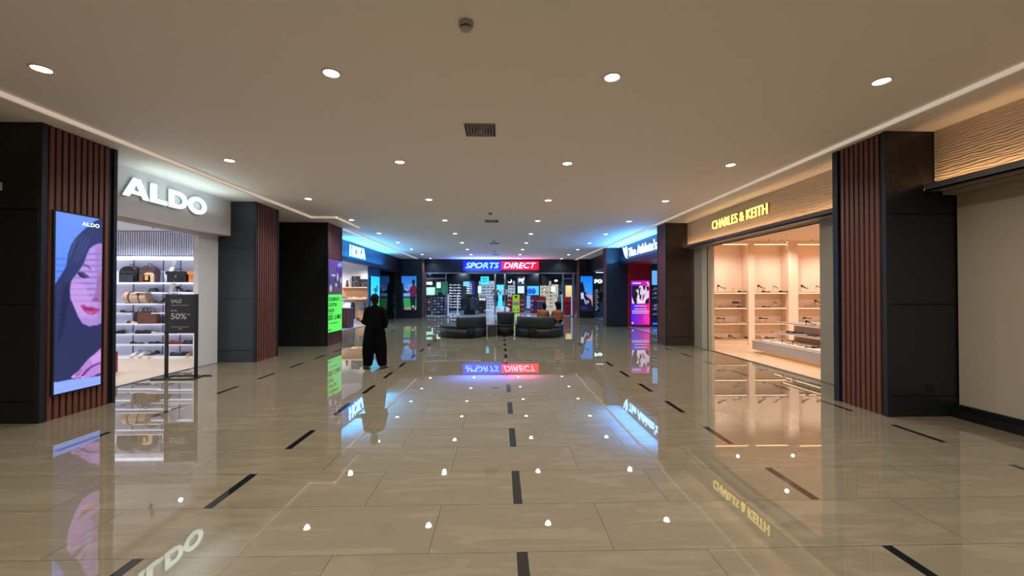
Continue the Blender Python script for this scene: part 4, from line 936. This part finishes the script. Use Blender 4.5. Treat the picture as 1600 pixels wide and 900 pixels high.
def lit_panel(name, label, x0, x1, y, z0, z1, rgb, e, cat='lightbox'):
    t = thing(name, label, cat, ((x0+x1)/2, y, z0)); MB().box(x0-.02, y, z0-.02, x1+.02, y+.05, z1+.02).build('case', M_dark, t)
    MB().box(x0, y-.006, z0, x1, y+.01, z1).build('lit_face', mat('panel_%d_%d_%d_%g' % (rgb + (e,)), rgb, .5, emit=e), t); return t
def X38(px, Y=38.0): return (px-782)*Y/640
def Z38(py, Y=38.0): return 1.68 - (py-457)*Y/640
def panel_px(name, label, a, b, top, bot, Y, rgb, e, cat='lightbox'): return lit_panel(name, label, X38(a, Y), X38(b, Y), Y, Z38(bot, Y), Z38(top, Y), rgb, e, cat)
t = panel_px('hanging_lightbox', 'square cyan lightbox above the far shop entrance', 751, 764, 432, 444.8, 31, (70, 215, 235), 1.0)
for i, zz_ in enumerate((.42, .22)): MB().box(X38(753.5, 31), 30.985, Z38(444.8, 31)+zz_, X38(761, 31), 30.99, Z38(444.8, 31)+zz_+.05).build('marking', mat('cyan_mark', (20, 110, 140), .5), t)
panel_px('hanging_lightbox', 'small pale blue lightbox left of the square cyan one', 724, 734, 440, 447, 32, (120, 205, 245), 1.0)
panel_px('wall_lightbox', 'tall cyan backlit wall behind the mannequins', 776, 789, 445, 483, 38.2, (70, 190, 250), 1.0)
t = panel_px('wall_lightbox', 'wide blue backlit picture right of the green poster', 824, 842, 447, 461, 38.2, (60, 165, 240), 1.0)
q = MB()
for x in (828, 834): q.ball((X38(x), 38.17, Z38(455)), .22, (1, .1, 1.3))
q.build('figures', mat('lb_fig', (20, 80, 190), .5, emit=.5), t)
panel_px('wall_lightbox', 'pale green lit picture beside the green poster', 809, 819, 447, 458, 38.1, (190, 245, 225), .8)
panel_px('wall_lightbox', 'pale green round-cornered lit wall graphic at the far left of the shop', 667, 680, 449, 461, 37, (190, 235, 200), .7)
panel_px('wall_lightbox', 'green lit graphic left of the shoe wall', 681, 700, 440, 461, 38.3, (40, 120, 96), .45)
t = panel_px('wall_lightbox', 'dark red header strip high at the left of the far shop', 665, 694, 434, 439, 33, (70, 16, 24), .35)
panel_px('wall_lightbox', 'short white lit strip under the red header', 667, 676, 440.5, 445, 37.5, (190, 230, 225), .8)
panel_px('wall_lightbox', 'round white mark on the green wall graphic', 683, 689, 441, 450, 38.0, (215, 245, 235), .9)
panel_px('wall_lightbox', 'small orange picture at the right of the far shop', 884, 894, 446, 464, 34, (220, 180, 120), .6)
panel_px('wall_lightbox', 'pale square lit picture on the beige shoe wall', 861, 868, 447, 456, 37.5, (215, 245, 240), .8)
panel_px('wall_lightbox', 'small white lit screen left end of the middle shoe wall', 747, 752, 447, 458, 37.5, (190, 245, 235), .9)
panel_px('wall_lightbox', 'purple blue vertical banner right of the small shoe wall', 738, 742, 440, 461, 34, (60, 50, 170), .5, 'banner')
panel_px('wall_lightbox', 'narrow light blue pillar panel left of the red rack', 823, 829, 462, 482, 36, (120, 180, 245), .7)
t = panel_px('hanging_sign', 'grey hanging sign with a white leaping cat emblem', 808, 820, 432, 445, 31, (86, 108, 118), .25, 'sign')
X0, Z0 = X38(809.5, 31), Z38(443.5, 31); q = MB(); q.prism([(0, .32), (.12, .44), (.22, .36), (.36, .4), (.48, .5), (.46, .3), (.36, .16), (.42, 0), (.34, .02), (.26, .18), (.14, .2), (.02, .1), (.06, .24)], (X0, 30.99, Z0), (1, 0, 0), (0, 0, 1), (0, -.01, 0)); q.build('emblem', mat('logo_white', (240, 255, 250), .5, emit=1.2), t)
t = panel_px('hanging_sign', 'black hanging sign with a slanted white emblem', 791, 801, 432, 445, 31, (10, 12, 14), .05, 'sign')
X0, Z0 = X38(793, 31), Z38(442, 31); q = MB(); q.prism([(0, .12), (.2, .06), (.3, .3), (.34, .08), (.24, -.02), (.1, 0)], (X0, 30.99, Z0), (1, 0, 0), (0, 0, 1), (0, -.01, 0)); q.build('emblem', MATS['logo_white'], t)
t = panel_px('hanging_sign', 'dark hanging sign with a white oval emblem', 862, 876, 434, 444, 31, (12, 14, 20), .05, 'sign')
MB().ball((X38(869, 31), 30.99, Z38(438.5, 31)), .14, (1, .08, .6)).build('emblem', MATS['logo_white'], t)
# ceiling bulkheads and pillars inside
for i, (a, b, y0, y1, Y) in enumerate(((823, 842, 434, 446, 33), (843, 858, 434, 446, 33.5), (698, 735, 433, 440, 33))):
    sbox('wall_bulkhead_%s' % ('centre', 'right', 'left')[i], M_ink, (X38(a, Y), Y, Z38(y1, Y), X38(b, Y), Y+.1, 3.5))
for i, a in enumerate((773.5, 789, 880, 896)):
    o = MB().box(X38(a, 29.5)-.05, 29.45, 0, X38(a, 29.5)+.05, 29.55, 3.5).build('column', M_fr); tag(o, 'slim grey post inside the far shop, %s of four' % ('first from the left', 'second from the left', 'third from the left', 'rightmost')[i], 'post', 'slim posts inside the far shop', 'structure')
# box racks at the left
def box_rack(label, x0, x1, y, h, cols, nc, nr):
    t = thing('display_rack', label, 'rack', ((x0+x1)/2, y, 0)); MB().box(x0, y, .05, x1, y+.3, h).build('frame', M_dark, t); MB().box(x0, y-.02, 0, x1, y+.32, .05).build('plinth', M_dark, t)
    for r in range(nr):
        for c in range(nc):
            xa = x0+(x1-x0)*(c+.15)/nc; za = .12+(h-.2)*r/nr; MB().box(xa, y-.02, za, xa+(x1-x0)/nc*.7, y, za+(h-.2)/nr*.55, bev=.006).build('label_card', mat('rack_%d_%d_%d' % cols[(r+c) % len(cols)], cols[(r+c) % len(cols)], .5), t)
    return t
box_rack('dark red and black merchandise rack at the far left of the shop', -5.9, -5.3, 31.4, 1.35, [(150, 60, 70), (60, 30, 34), (170, 150, 160)], 2, 6)
box_rack('black rack of pale folded goods left in the far shop', -5.1, -4.05, 31.2, 1.5, [(130, 125, 160), (170, 165, 190), (90, 85, 120)], 4, 6)
box_rack('low black sale rack right of the jackets', -1.75, -1.15, 33.0, 1.25, [(60, 55, 60), (110, 70, 60), (40, 40, 46)], 2, 4)
t = thing('sale_board', 'dark board with white lettering on the low sale rack', 'sign', (-1.45, 32.95, 1.05)); MB().box(-1.78, 32.93, 1.0, -1.12, 32.96, 1.3).build('board', leather('plum'), t); text('lettering', 'SALE', mat('logo_white', (1, 1, 1)), t, (-1.70, 32.925, 1.06), (1, 0, 0), (0, 0, 1), .5, .17, .004, bold=.03)
garment('hanging_shirt', 'grey and white shirt on a stand left of the shoe wall', 'shirt', -4.0+.0, 30.9, 1.35, .34, .6, leather('grey'))
garment('hanging_shirt', 'black cap and bag set below the grey shirt', 'shirt', -3.95, 30.9, .62, .36, .42, leather('navy'), sleeves=False)
t = thing('backpack', 'black backpack on top of the rack of folded goods', 'backpack', (-4.5, 31.3, 1.5)); rounded(MB(), -4.75, -4.4, 1.5, 1.72, 31.2, 31.4, top_round=.45).build('body', leather('black'), t)
# jackets on the rail
t = thing('clothes_rail', 'wheeled clothes rail left of centre in the far shop', 'clothes rail', (-2.4, 31.0, 0))
MB().tube([(-2.95, 31, .1), (-2.95, 31, 1.4), (-1.75, 31, 1.4), (-1.75, 31, .1)], .018, 8).build('frame', M_dark, t); MB().box(-2.98, 30.8, .04, -2.92, 31.2, .1).box(-1.78, 30.8, .04, -1.72, 31.2, .1).box(-2.9, 30.97, .08, -1.78, 31.03, .1).build('base', M_dark, t)
for i, (x, c) in enumerate(((-2.68, 'black'), (-2.04, 'navy'))): garment('hanging_jacket', '%s dark jacket of two on the rail in the far shop' % ('left-hand', 'right-hand')[i], 'jacket', x, 30.9, 1.33, .48, 1.0, leather(c), 'dark jackets on the rail', .08)
t = thing('potted_plant', 'low green display on top of the jacket rail', 'plant', (-2.35, 31.3, 1.42)); q = MB()
for i in range(26): 
    a = random.random()*6.28; x = -2.35 + random.uniform(-.4, .4); q.tube([(x, 31.35, 1.42), (x+.07*math.cos(a), 31.35+.05*math.sin(a), 1.56), (x+.12*math.cos(a), 31.35+.1*math.sin(a), 1.60)], [.012, .02, .003], 5)
q.build('leaves', mat('olive_leaf', (60, 84, 40), .6), t); MB().box(-2.78, 31.3, 0, -1.92, 31.42, 1.42).build('planter', M_dark, t)
# green poster stand
t = thing('poster_stand', 'upright lime green poster stand in the middle of the far shop', 'poster', (1.3, 33.5, 0))
MB().box(.93, 33.5, .0, 1.62, 33.55, 1.55).build('frame', M_dark, t); MB().box(.98, 33.49, .05, 1.57, 33.5, 1.5).build('print', mat('lime_poster', (150, 180, 30), .5, emit=.45), t)
q = MB().ball((1.27, 33.485, 1.32), .1, (1, .05, 1)).ball((1.12, 33.485, .25), .06, (1, .05, 1)).ball((1.42, 33.485, .25), .06, (1, .05, 1)); q.build('emblem', M_dark, t); MB().box(1.03, 33.48, .62, 1.52, 33.49, .9).build('picture', mat('lilac_grey', (150, 150, 170), .5), t)
# red racks
M_rr = mat('rack_red', (140, 18, 34), .5, emit=.10)
for i, (a, b, Y, h, lab) in enumerate(((792, 800, 34.5, 1.3, 'red shoe rack left of the lime poster'), (813, 819, 34.5, 1.3, 'red rack right of the lime poster'), (829, 853, 33.0, 1.35, 'wide red rack behind the seated pair'), (881, 900, 30.5, 1.35, 'long red display wall at the right of the far shop'))):
    t = thing('display_rack', lab, 'rack', ((X38(a, Y)+X38(b, Y))/2, Y, 0), group='red display racks'); x0, x1 = X38(a, Y), X38(b, Y)
    MB().box(x0, Y, 0, x1, Y+.3, h).build('body', M_rr, t)
    for k in range(3): MB().box(x0+.04, Y-.10, .25+.36*k, x1-.04, Y, .27+.36*k).build('shelf', M_white if i < 3 else M_rr, t)
    for k in range(max(1, int((x1-x0)/.35))):
        for r in range(3):
            if i != 3: put_shoe('sneaker', ('red', 'white', 'grey', 'navy')[(k+r) % 4], 'white', (x0+.05+.34*k, Y-.05, .27+.36*r), 0, '%s on the %s shelf up, %s' % (ORD[k], ORD[r], lab), 'shoes on the red racks', .26)
garment('hanging_jacket', 'navy blue top on the front of the wide red rack', 'jacket', X38(836.5, 32), 32.0, 1.05, .34, .75, mat('deep_blue_cloth', (22, 30, 84), .7), depth=.1)
garment('hanging_jacket', 'black blue top beside the navy blue one', 'jacket', X38(846.5, 32), 32.0, 1.0, .34, .75, leather('navy'), depth=.1)
t = thing('display_table', 'low white table with folded goods in front of the mannequins', 'table', (-.85, 31.2, 0)); MB().box(-1.2, 31.0, .30, -.5, 31.5, .34).build('tabletop', M_white, t)
for x in (-1.17, -.56): 
    for y in (31.03, 31.44): MB().box(x, y, 0, x+.03, y+.03, .30).build('leg', M_chrome, t)

# ------------------------------------------------------------------ seating island
def upholstery(name, rgb):
    m = mat(name, rgb, .45); nt = m.node_tree; b = nt.nodes['Principled BSDF']; return m
M_uph = upholstery('dark_olive_leather', (30, 29, 26)); M_uph2 = upholstery('dark_slate_leather', (32, 36, 39)); M_ub = upholstery('umber_panel', (56, 44, 38))
def ell_ring(cx, cy, rx, ry, z, n=72, flute=0, m=36): return [(cx + (rx + flute*abs(math.cos(m*a/2)))*math.cos(a), cy + (ry + flute*abs(math.cos(m*a/2)))*math.sin(a), z) for a in [2*PI*i/n for i in range(n)]]
def bench(label, cx, cy, rx, ry, backs, mseat):
    t = thing('curved_bench', label, 'bench', (cx, cy, 0))
    MB().loft([ell_ring(cx, cy, rx-.02, ry-.02, .02, 144, .012), ell_ring(cx, cy, rx-.02, ry-.02, .36, 144, .012)]).build('base_drum', mseat, t)
    MB().loft([ell_ring(cx, cy, rx-.06, ry-.06, 0), ell_ring(cx, cy, rx-.06, ry-.06, .03)]).build('plinth', M_void, t)
    MB().loft([ell_ring(cx, cy, a*rx, a*ry, z) for a, z in ((.985, .365), (1.0, .37), (1.0, .435), (.985, .447), (.9, .449))]).build('seat_cushion', mseat, t)
    for x0, x1, h in backs:     # curved back along the near rim
        def arc(r, z): return [(cx + r*rx*math.cos(a), cy + r*ry*math.sin(a), z) for a in angs]
        a0 = -math.acos(max(-1, min(1, (x0-cx)/rx))); a1 = -math.acos(max(-1, min(1, (x1-cx)/rx))); n = 22; angs = [a0+(a1-a0)*i/n for i in range(n+1)]
        q = MB(); R = []
        for i in range(n+1):
            c, s = math.cos(angs[i]), math.sin(angs[i])
            prof = [(1.03, .40), (1.06, .43), (1.06, h-.03), (1.04, h), (.94, h), (.92, h-.03), (.92, .43), (.94, .40)]
            R.append([(cx + r*rx*c, cy + r*ry*s, z) for r, z in prof])
        q.loft(R); q.build('backrest', M_uph2, t)
        for f in (.34, .56):
            a = a0 + (a1-a0)*f; MB().tube([(cx + 1.035*rx*math.cos(a), cy + 1.035*ry*math.sin(a), 0), (cx + 1.035*rx*math.cos(a), cy + 1.035*ry*math.sin(a), .42)], .015, 8).build('support', M_alu, t)
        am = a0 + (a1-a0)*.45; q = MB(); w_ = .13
        q.loft([[(cx + 1.022*rx*math.cos(am+d), cy + 1.022*ry*math.sin(am+d), z) for z in (.03, .40)] + [(cx + .9*rx*math.cos(am+d), cy + .9*ry*math.sin(am+d), z) for z in (.40, .03)] for d in (-w_, 0, w_)]); q.build('recess_shade', M_void, t)  # solid black panel drawn for the shaded gap under the backrest
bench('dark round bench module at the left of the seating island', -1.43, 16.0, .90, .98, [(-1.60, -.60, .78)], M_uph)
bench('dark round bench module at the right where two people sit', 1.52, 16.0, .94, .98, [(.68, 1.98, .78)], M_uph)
t = thing('curved_bench', 'tall-backed middle module of the seating island', 'bench', (.2, 16.4, 0))
MB().loft([ell_ring(.2, 16.3, .33, .5, .0), ell_ring(.2, 16.3, .33, .5, .38)]).build('base_drum', M_void, t)
MB().loft([ell_ring(.2, 16.3, a, a*1.5, z) for a, z in ((.33, .38), (.35, .39), (.35, .43), (.33, .44))]).build('seat_cushion', M_uph, t)
MB().loft([ell_ring(.2, 16.2, a, a, z) for a, z in ((.30, .44), (.335, .5), (.355, .86), (.345, .9), (.30, .915))]).build('backrest', M_uph2, t)
MB().loft([[(-.505, 15.64, z), (-.15, 15.84, z), (-.15, 16.3, z), (-.505, 16.3, z)] for z in (0, .42)], smooth=False).build('link_panel', M_ub, t)

# ------------------------------------------------------------------ people
M_skin = mat('skin', (150, 104, 82), .5); M_hair = mat('dark_hair', (7, 6, 6), .8, spec=.2); M_cloth = mat('black_cotton', (4, 4, 5), .9, spec=.1, bump=(200, .1))
def remeshed(q, name, m, parent, vox, smooth=3):
    o = q.build(name, m, parent, True)
    r = o.modifiers.new('skin', 'REMESH'); r.mode = 'VOXEL'; r.voxel_size = vox; r.use_smooth_shade = True
    s = o.modifiers.new('soft', 'SMOOTH'); s.factor = .5; s.iterations = smooth
    return o
def hand(q, w, d, pn, s=1, thumb=1, curl=.5, sc=1.0):
    """palm and five fingers from wrist w in direction d; pn = palm normal"""
    w, d, pn = Vector(w), Vector(d).normalized(), Vector(pn).normalized(); side = d.cross(pn).normalized()*s
    q.cap(w - d*.01, w + d*.03*sc, .022*sc, .026*sc); 
    for k in range(-2, 3): q.cap(w + d*.02*sc + side*k*.010*sc, w + d*.082*sc + side*k*.0165*sc, .013*sc, .012*sc)
    for k, ln in zip((-1.5, -.5, .5, 1.5), (.075, .086, .082, .064)):
        b = w + d*.085*sc + side*k*.020*sc; dd = d.copy()
        for f, r in ((.42, .0092), (.32, .0085), (.26, .0078)):
            dd = (dd + pn*curl*.6).normalized(); e = b + dd*ln*f*sc; q.cap(b, e, r*sc, r*.93*sc, n=10); b = e
    b = w + d*.03*sc + side*(-1.9*thumb)*.0165*sc; dd = (d*.7 - side*thumb*.8 + pn*.3).normalized()
    for f in (.034, .028, .022): e = b + dd*f*sc; q.cap(b, e, .0115*sc, .0095*sc, n=10); b = e; dd = (dd + d*.5 + pn*curl*.4).normalized()
def head(q, c, fwd=Vector((0, 1, 0))):
    c = Vector(c); f = fwd.normalized(); r = f.cross(Vector((0, 0, 1)))
    q.ball(c + Vector((0, 0, .02)), .088, (.86, 1.02, 1.12)).ball(c + f*.028 - Vector((0, 0, .045)), .062, (.85, .9, 1.05)).ball(c + f*.05 - Vector((0, 0, .085)), .028)
    q.cap(c + f*.082 + Vector((0, 0, .01)), c + f*.104 - Vector((0, 0, .028)), .009, .014, n=8)
    q.cap(c + f*.08 + r*.022 - Vector((0, 0, .058)), c + f*.08 - r*.022 - Vector((0, 0, .058)), .008, .008, n=8)
    q.cap(c + f*.078 + r*.035 + Vector((0, 0, .032)), c + f*.078 - r*.035 + Vector((0, 0, .032)), .010, .010, n=8)
    for s in (-1, 1): q.cap(c + r*s*.078 + Vector((0, 0, .015)), c + r*s*.076 - Vector((0, 0, .025)), .016, .010, (.6, 1, 1), n=10)
def eyes(c, fwd, parent):
    c = Vector(c); f = fwd.normalized(); r = f.cross(Vector((0, 0, 1)))
    for s in (-1, 1): MB().ball(c + f*.078 + r*s*.031 + Vector((0, 0, .010)), .012).build('eye', mat('eye_dark', (30, 24, 22), .3), parent, True)

def to_world(o, px, py, rz): o.location = (px, py, 0); o.rotation_euler = (0, 0, rz)
# standing figure in black, seen from behind (local: forward +Y, right +X)
t = thing('person', 'person standing in loose black clothes holding a phone, seen from behind', 'person', world=False)
q = MB()
hc = Vector((-.01, .03, 1.545)); fw = Vector((-.45, .9, -.1)).normalized()
head(q, hc, fw); q.cap((0, .0, 1.36), (0, .02, 1.47), .052, .050)
q.cap((-.12, 0, 1.33), (.12, 0, 1.33), .055, .055).cap((0, 0, 1.0), (0, 0, 1.28), .12, .13, (1.15, .75, 1)).cap((-.07, 0, .9), (.07, 0, .9), .12, .12)
LE, LW = (-.21, .0, 1.06), (-.28, .19, 1.08); RE, RW = (.235, -.02, 1.05), (.12, .19, 1.06)
q.cap((-.16, 0, 1.325), LE, .042, .038).cap(LE, LW, .036, .025).cap((.16, 0, 1.325), RE, .042, .038).cap(RE, RW, .040, .027)
hand(q, LW, (-.6, .6, .08), (0, 0, 1), 1, -1, .4); hand(q, RW, (-.9, .35, .05), (0, 0, 1), 1, 1, .45)
for s, fx, fy, ta in ((-1, -.15, .05, -.55), (1, .17, .0, .75)):
    q.cap((s*.09, 0, .88), (s*.12, .01, .48), .085, .055).cap((s*.12, .01, .48), (fx, fy-.02, .09), .052, .034)
    d = Vector((math.sin(ta), math.cos(ta), 0)); q.cap(Vector((fx, fy-.02, .055)) - d*.04, Vector((fx, fy, .045)) + d*.11, .032, .026, (1, 1, .75))
    for k in range(5): sd = Vector((d.y, -d.x, 0))*(k-2)*.014; q.cap(Vector((fx, fy, .034)) + d*.11 + sd, Vector((fx, fy, .030)) + d*(.155-.006*abs(k-2+s)) + sd, .009, .007, n=8)
body = remeshed(q, 'body', M_skin, t, .0045, 2)
q = MB(); q.cap((0, 0, 1.30), (0, .0, 1.24), .15, .16, (1.12, .72, 1)); q.cap((-.13, 0, 1.34), (.13, 0, 1.34), .078, .078); q.cap((0, 0, 1.2), (0, 0, .95), .155, .185, (1.08, .82, 1)); q.cap((0, 0, 1.40), (0, .01, 1.42), .066, .062)
q.cap((-.165, 0, 1.33), LE, .068, .066).cap(LE, (-.26, .11, 1.07), .062, .050).cap((.165, 0, 1.33), RE, .068, .068).cap(RE, (.18, .10, 1.05), .064, .055).cap(RE, (.24, -.02, .95), .058, .04)
remeshed(q, 'tunic', M_cloth, t, .009, 4)
q = MB(); q.cap((-.08, 0, .9), (.08, 0, .9), .14, .14, (1, .95, 1))
for s, fx, fy in ((-1, -.15, .04), (1, .17, -.01)): q.loft([[(cx + rr*math.cos(a), cy + rr*.92*math.sin(a), z) for a in [2*PI*i/24 for i in range(24)]] for cx, cy, z, rr in ((s*.09, 0, .95, .12), (s*.10, 0, .82, .135), (s*.12, 0, .6, .14), (s*.135, .01, .4, .135), ((fx+s*.13)/2, fy, .22, .118), (fx, fy-.01, .085, .10), (fx, fy-.01, .07, .085))])
remeshed(q, 'trousers', M_cloth, t, .011, 5)
q = MB(); q.ball(hc + Vector((0, 0, .045)) - fw*.018, .098, (.92, 1.0, 1.08)).ball(hc - fw*.045 - Vector((0, 0, .01)), .078, (.95, .8, 1.1))
for i in range(40):
    a = random.random()*6.28; b = random.uniform(.1, 1.3); p = hc + Vector((0, 0, .045)) - fw*.018 + Vector((math.cos(a)*math.cos(b)*.088, math.sin(a)*math.cos(b)*.096, math.sin(b)*.1)); q.ball(p, .02, n=8)
remeshed(q, 'hair', M_hair, t, .007, 2)
eyes(hc, fw, t)
for s, fx, fy, ta in ((-1, -.15, .05, -.55), (1, .17, .0, .75)):
    d = Vector((math.sin(ta), math.cos(ta), 0)); n = d.cross(Vector((0, 0, 1))); q = MB(); R = []
    for k, w_ in ((-.075, .012), (-.06, .032), (0, .034), (.08, .046), (.14, .044), (.17, .02)):
        c = Vector((fx, fy, 0)) + d*k; R.append([c - n*w_, c + n*w_, c + n*w_ + Vector((0, 0, .018)), c - n*w_ + Vector((0, 0, .018))])
    q.loft(R, smooth=False)
    q.tube([Vector((fx, fy, .012)) + d*.06 + n*.044, Vector((fx, fy, .075)) + d*.05, Vector((fx, fy, .012)) + d*.06 - n*.044], .010, 8); q.build('sandal', M_rubber, t)
to_world(t, -2.77, 9.12, .28); t.scale = (.97, .97, .97)
ph = thing('phone', 'dark phone held in the hand of the person in black', 'phone', world=False)
MB().box(-.075, -.036, 0, .075, .036, .008, bev=.003).build('case', M_dark, ph); MB().box(-.068, -.032, .008, .068, .032, .0088).build('screen', mat('phone_glass', (20, 24, 30), .1), ph)
ph.rotation_euler = (.1, -.1, 2.5)
v = Matrix.Rotation(.28, 3, 'Z') @ Vector((-.345, .27, 1.10)); ph.location = (v.x-2.78, v.y+9.12, v.z)

def seated(label, x, y, rz, top, mtop, lean, hs=.0):
    t = thing('person', label, 'person', world=False)
    q = MB(); hc = Vector((lean*.5, .06, 1.13+hs)); fw = Vector((.25*(-1 if lean > 0 else 1), .95, -.15)).normalized()
    head(q, hc, fw); q.cap((lean*.35, .02, .93), (lean*.45, .04, 1.04+hs), .05, .048)
    q.cap((0, 0, .58), (lean*.3, 0, .84), .14, .14, (1.1, .75, 1)).cap((-.14+lean*.3, 0, .90), (.14+lean*.3, 0, .90), .06, .06).cap((-.09, 0, .545), (.09, 0, .545), .12, .12, (1, 1, .85))
    for s in (-1, 1):
        q.cap((s*.10, .02, .54), (s*.12, .43, .53), .085, .06).cap((s*.12, .43, .52), (s*.12, .44, .10), .055, .036).cap((s*.12, .42, .045), (s*.12, .56, .04), .036, .03)
        e = (s*.23+lean*.3, .03, .67); w_ = (s*.11, .26, .64); q.cap((s*.18+lean*.3, 0, .89), e, .046, .038).cap(e, w_, .038, .026); hand(q, w_, (-s*.4, .8, -.1), (0, 0, -1), 1, s, .35)
    remeshed(q, 'body', M_skin, t, .006, 2)
    q = MB(); q.cap((0, 0, .56), (lean*.3, 0, .84), .17, .155, (1.08, .78, 1)).cap((-.13+lean*.3, 0, .895), (.13+lean*.3, 0, .895), .07, .07)
    for s in (-1, 1): e = (s*.23+lean*.3, .03, .67); q.cap((s*.17+lean*.3, 0, .885), e, .062, .055).cap(e, (s*.14, .2, .645), .055, .045)
    remeshed(q, 'top', mtop, t, .01, 4)
    q = MB(); q.cap((-.09, 0, .55), (.09, 0, .55), .13, .13, (1, 1, .8))
    for s in (-1, 1): q.cap((s*.10, .02, .545), (s*.12, .43, .53), .098, .078).cap((s*.12, .43, .52), (s*.12, .44, .14), .075, .06)
    remeshed(q, 'trousers', M_cloth, t, .012, 4)
    q = MB(); q.ball(hc + Vector((0, 0, .04)) - fw*.02, .1, (.92, 1, 1.05)); q.cap(hc - fw*.05, hc - fw*.075 - Vector((0, 0, .2)), .08, .05, (1, .7, 1))
    remeshed(q, 'hair', M_hair, t, .009, 3); eyes(hc, fw, t)
    for s in (-1, 1): q = MB(); q.cap((s*.12, .40, .04), (s*.12, .57, .036), .042, .036); q.build('shoe', M_rubber, t, True)
    to_world(t, x, y, rz); return t
seated('person in an ochre top seated on the right bench, left of another', 1.70, 16.60, -.1, 0, mat('ochre_cloth', (150, 92, 50), .8), .14, -.02)
seated('person in a rust orange top with long dark hair at the bench end', 2.27, 16.36, .05, 0, mat('rust_cloth', (146, 82, 46), .8), .02, .05)

# mannequins and one shopper inside the far shop
def standing(name, label, cat, x, y, rz, mskin, mtop, mleg, mhair=None, arm=.0):
    t = thing(name, label, cat, world=False); q = MB(); hc = Vector((0, .02, 1.60)); fw = Vector((0, 1, 0))
    head(q, hc, fw); q.cap((0, 0, 1.42), (0, .01, 1.52), .05, .05).cap((-.14, 0, 1.38), (.14, 0, 1.38), .06, .06).cap((0, 0, 1.02), (0, 0, 1.3), .11, .13, (1.1, .75, 1)).cap((-.07, 0, .93), (.07, 0, .93), .11, .11)
    arms = []
    for s in (-1, 1):
        e = (s*(.27+arm*.06), -.03, 1.12+arm*.05); w_ = (s*(.25+arm*.12), .08+arm*.1, .88+arm*.2); arms.append((s, e)); q.cap((s*.18, 0, 1.38), e, .046, .038).cap(e, w_, .038, .026); hand(q, w_, (0, .25, -1), (-s, 0, 0), 1, s, .3)
        q.cap((s*.09, 0, .9), (s*.11, .02, .5), .08, .05).cap((s*.11, .02, .5), (s*.12, 0, .09), .05, .034).cap((s*.12, -.02, .05), (s*.13, .14, .04), .036, .03)
    remeshed(q, 'body', mskin, t, .008, 2)
    q = MB(); q.cap((0, 0, 1.3), (0, 0, .98), .15, .16, (1.1, .8, 1)).cap((-.14, 0, 1.375), (.14, 0, 1.375), .068, .068)
    for s, e in arms: q.cap((s*.18, 0, 1.37), tuple(Vector((s*.18, 0, 1.37)).lerp(Vector(e), .7)), .064, .058)
    remeshed(q, 'top', mtop, t, .012, 3)
    q = MB(); q.cap((-.07, 0, .93), (.07, 0, .93), .125, .125)
    for s in (-1, 1): q.cap((s*.09, 0, .88), (s*.11, .01, .56), .105, .10)
    remeshed(q, 'shorts' if name == 'mannequin' else 'trousers', mleg, t, .012, 3)
    if mhair: remeshed(MB().ball(hc + Vector((0, -.02, .04)), .1, (.92, 1, 1.05)), 'hair', mhair, t, .01, 2)
    for s in (-1, 1): q = MB(); q.cap((s*.12, -.03, .045), (s*.13, .15, .042), .044, .038); q.build('shoe', leather('white'), t, True)
    to_world(t, x, y, rz)
    if name == 'mannequin':
        t.location.z = .5; p_ = MB().box(x-.35, y-.3, 0, x+.35, y+.3, .5, bev=.01).build('display_plinth', M_white); tag(p_, 'white plinth under the %s mannequin' % ('grey green topped' if x < 0 else 'white topped'), 'plinth')
    return t
standing('mannequin', 'mannequin in a grey green top before the cyan wall', 'mannequin', X38(775, 33), 33.0, PI-.3, leather('black'), leather('grey'), leather('navy'), None, 1)
standing('mannequin', 'mannequin in a white top and dark shorts, left of the lime poster', 'mannequin', X38(788.5, 32), 32.0, PI+.3, leather('black'), leather('white'), leather('black'), None, 1)
standing('person', 'shopper in a pale grey top behind the seated pair', 'person', X38(876, 30), 30.0, .4, M_skin, leather('grey'), M_cloth, M_hair)
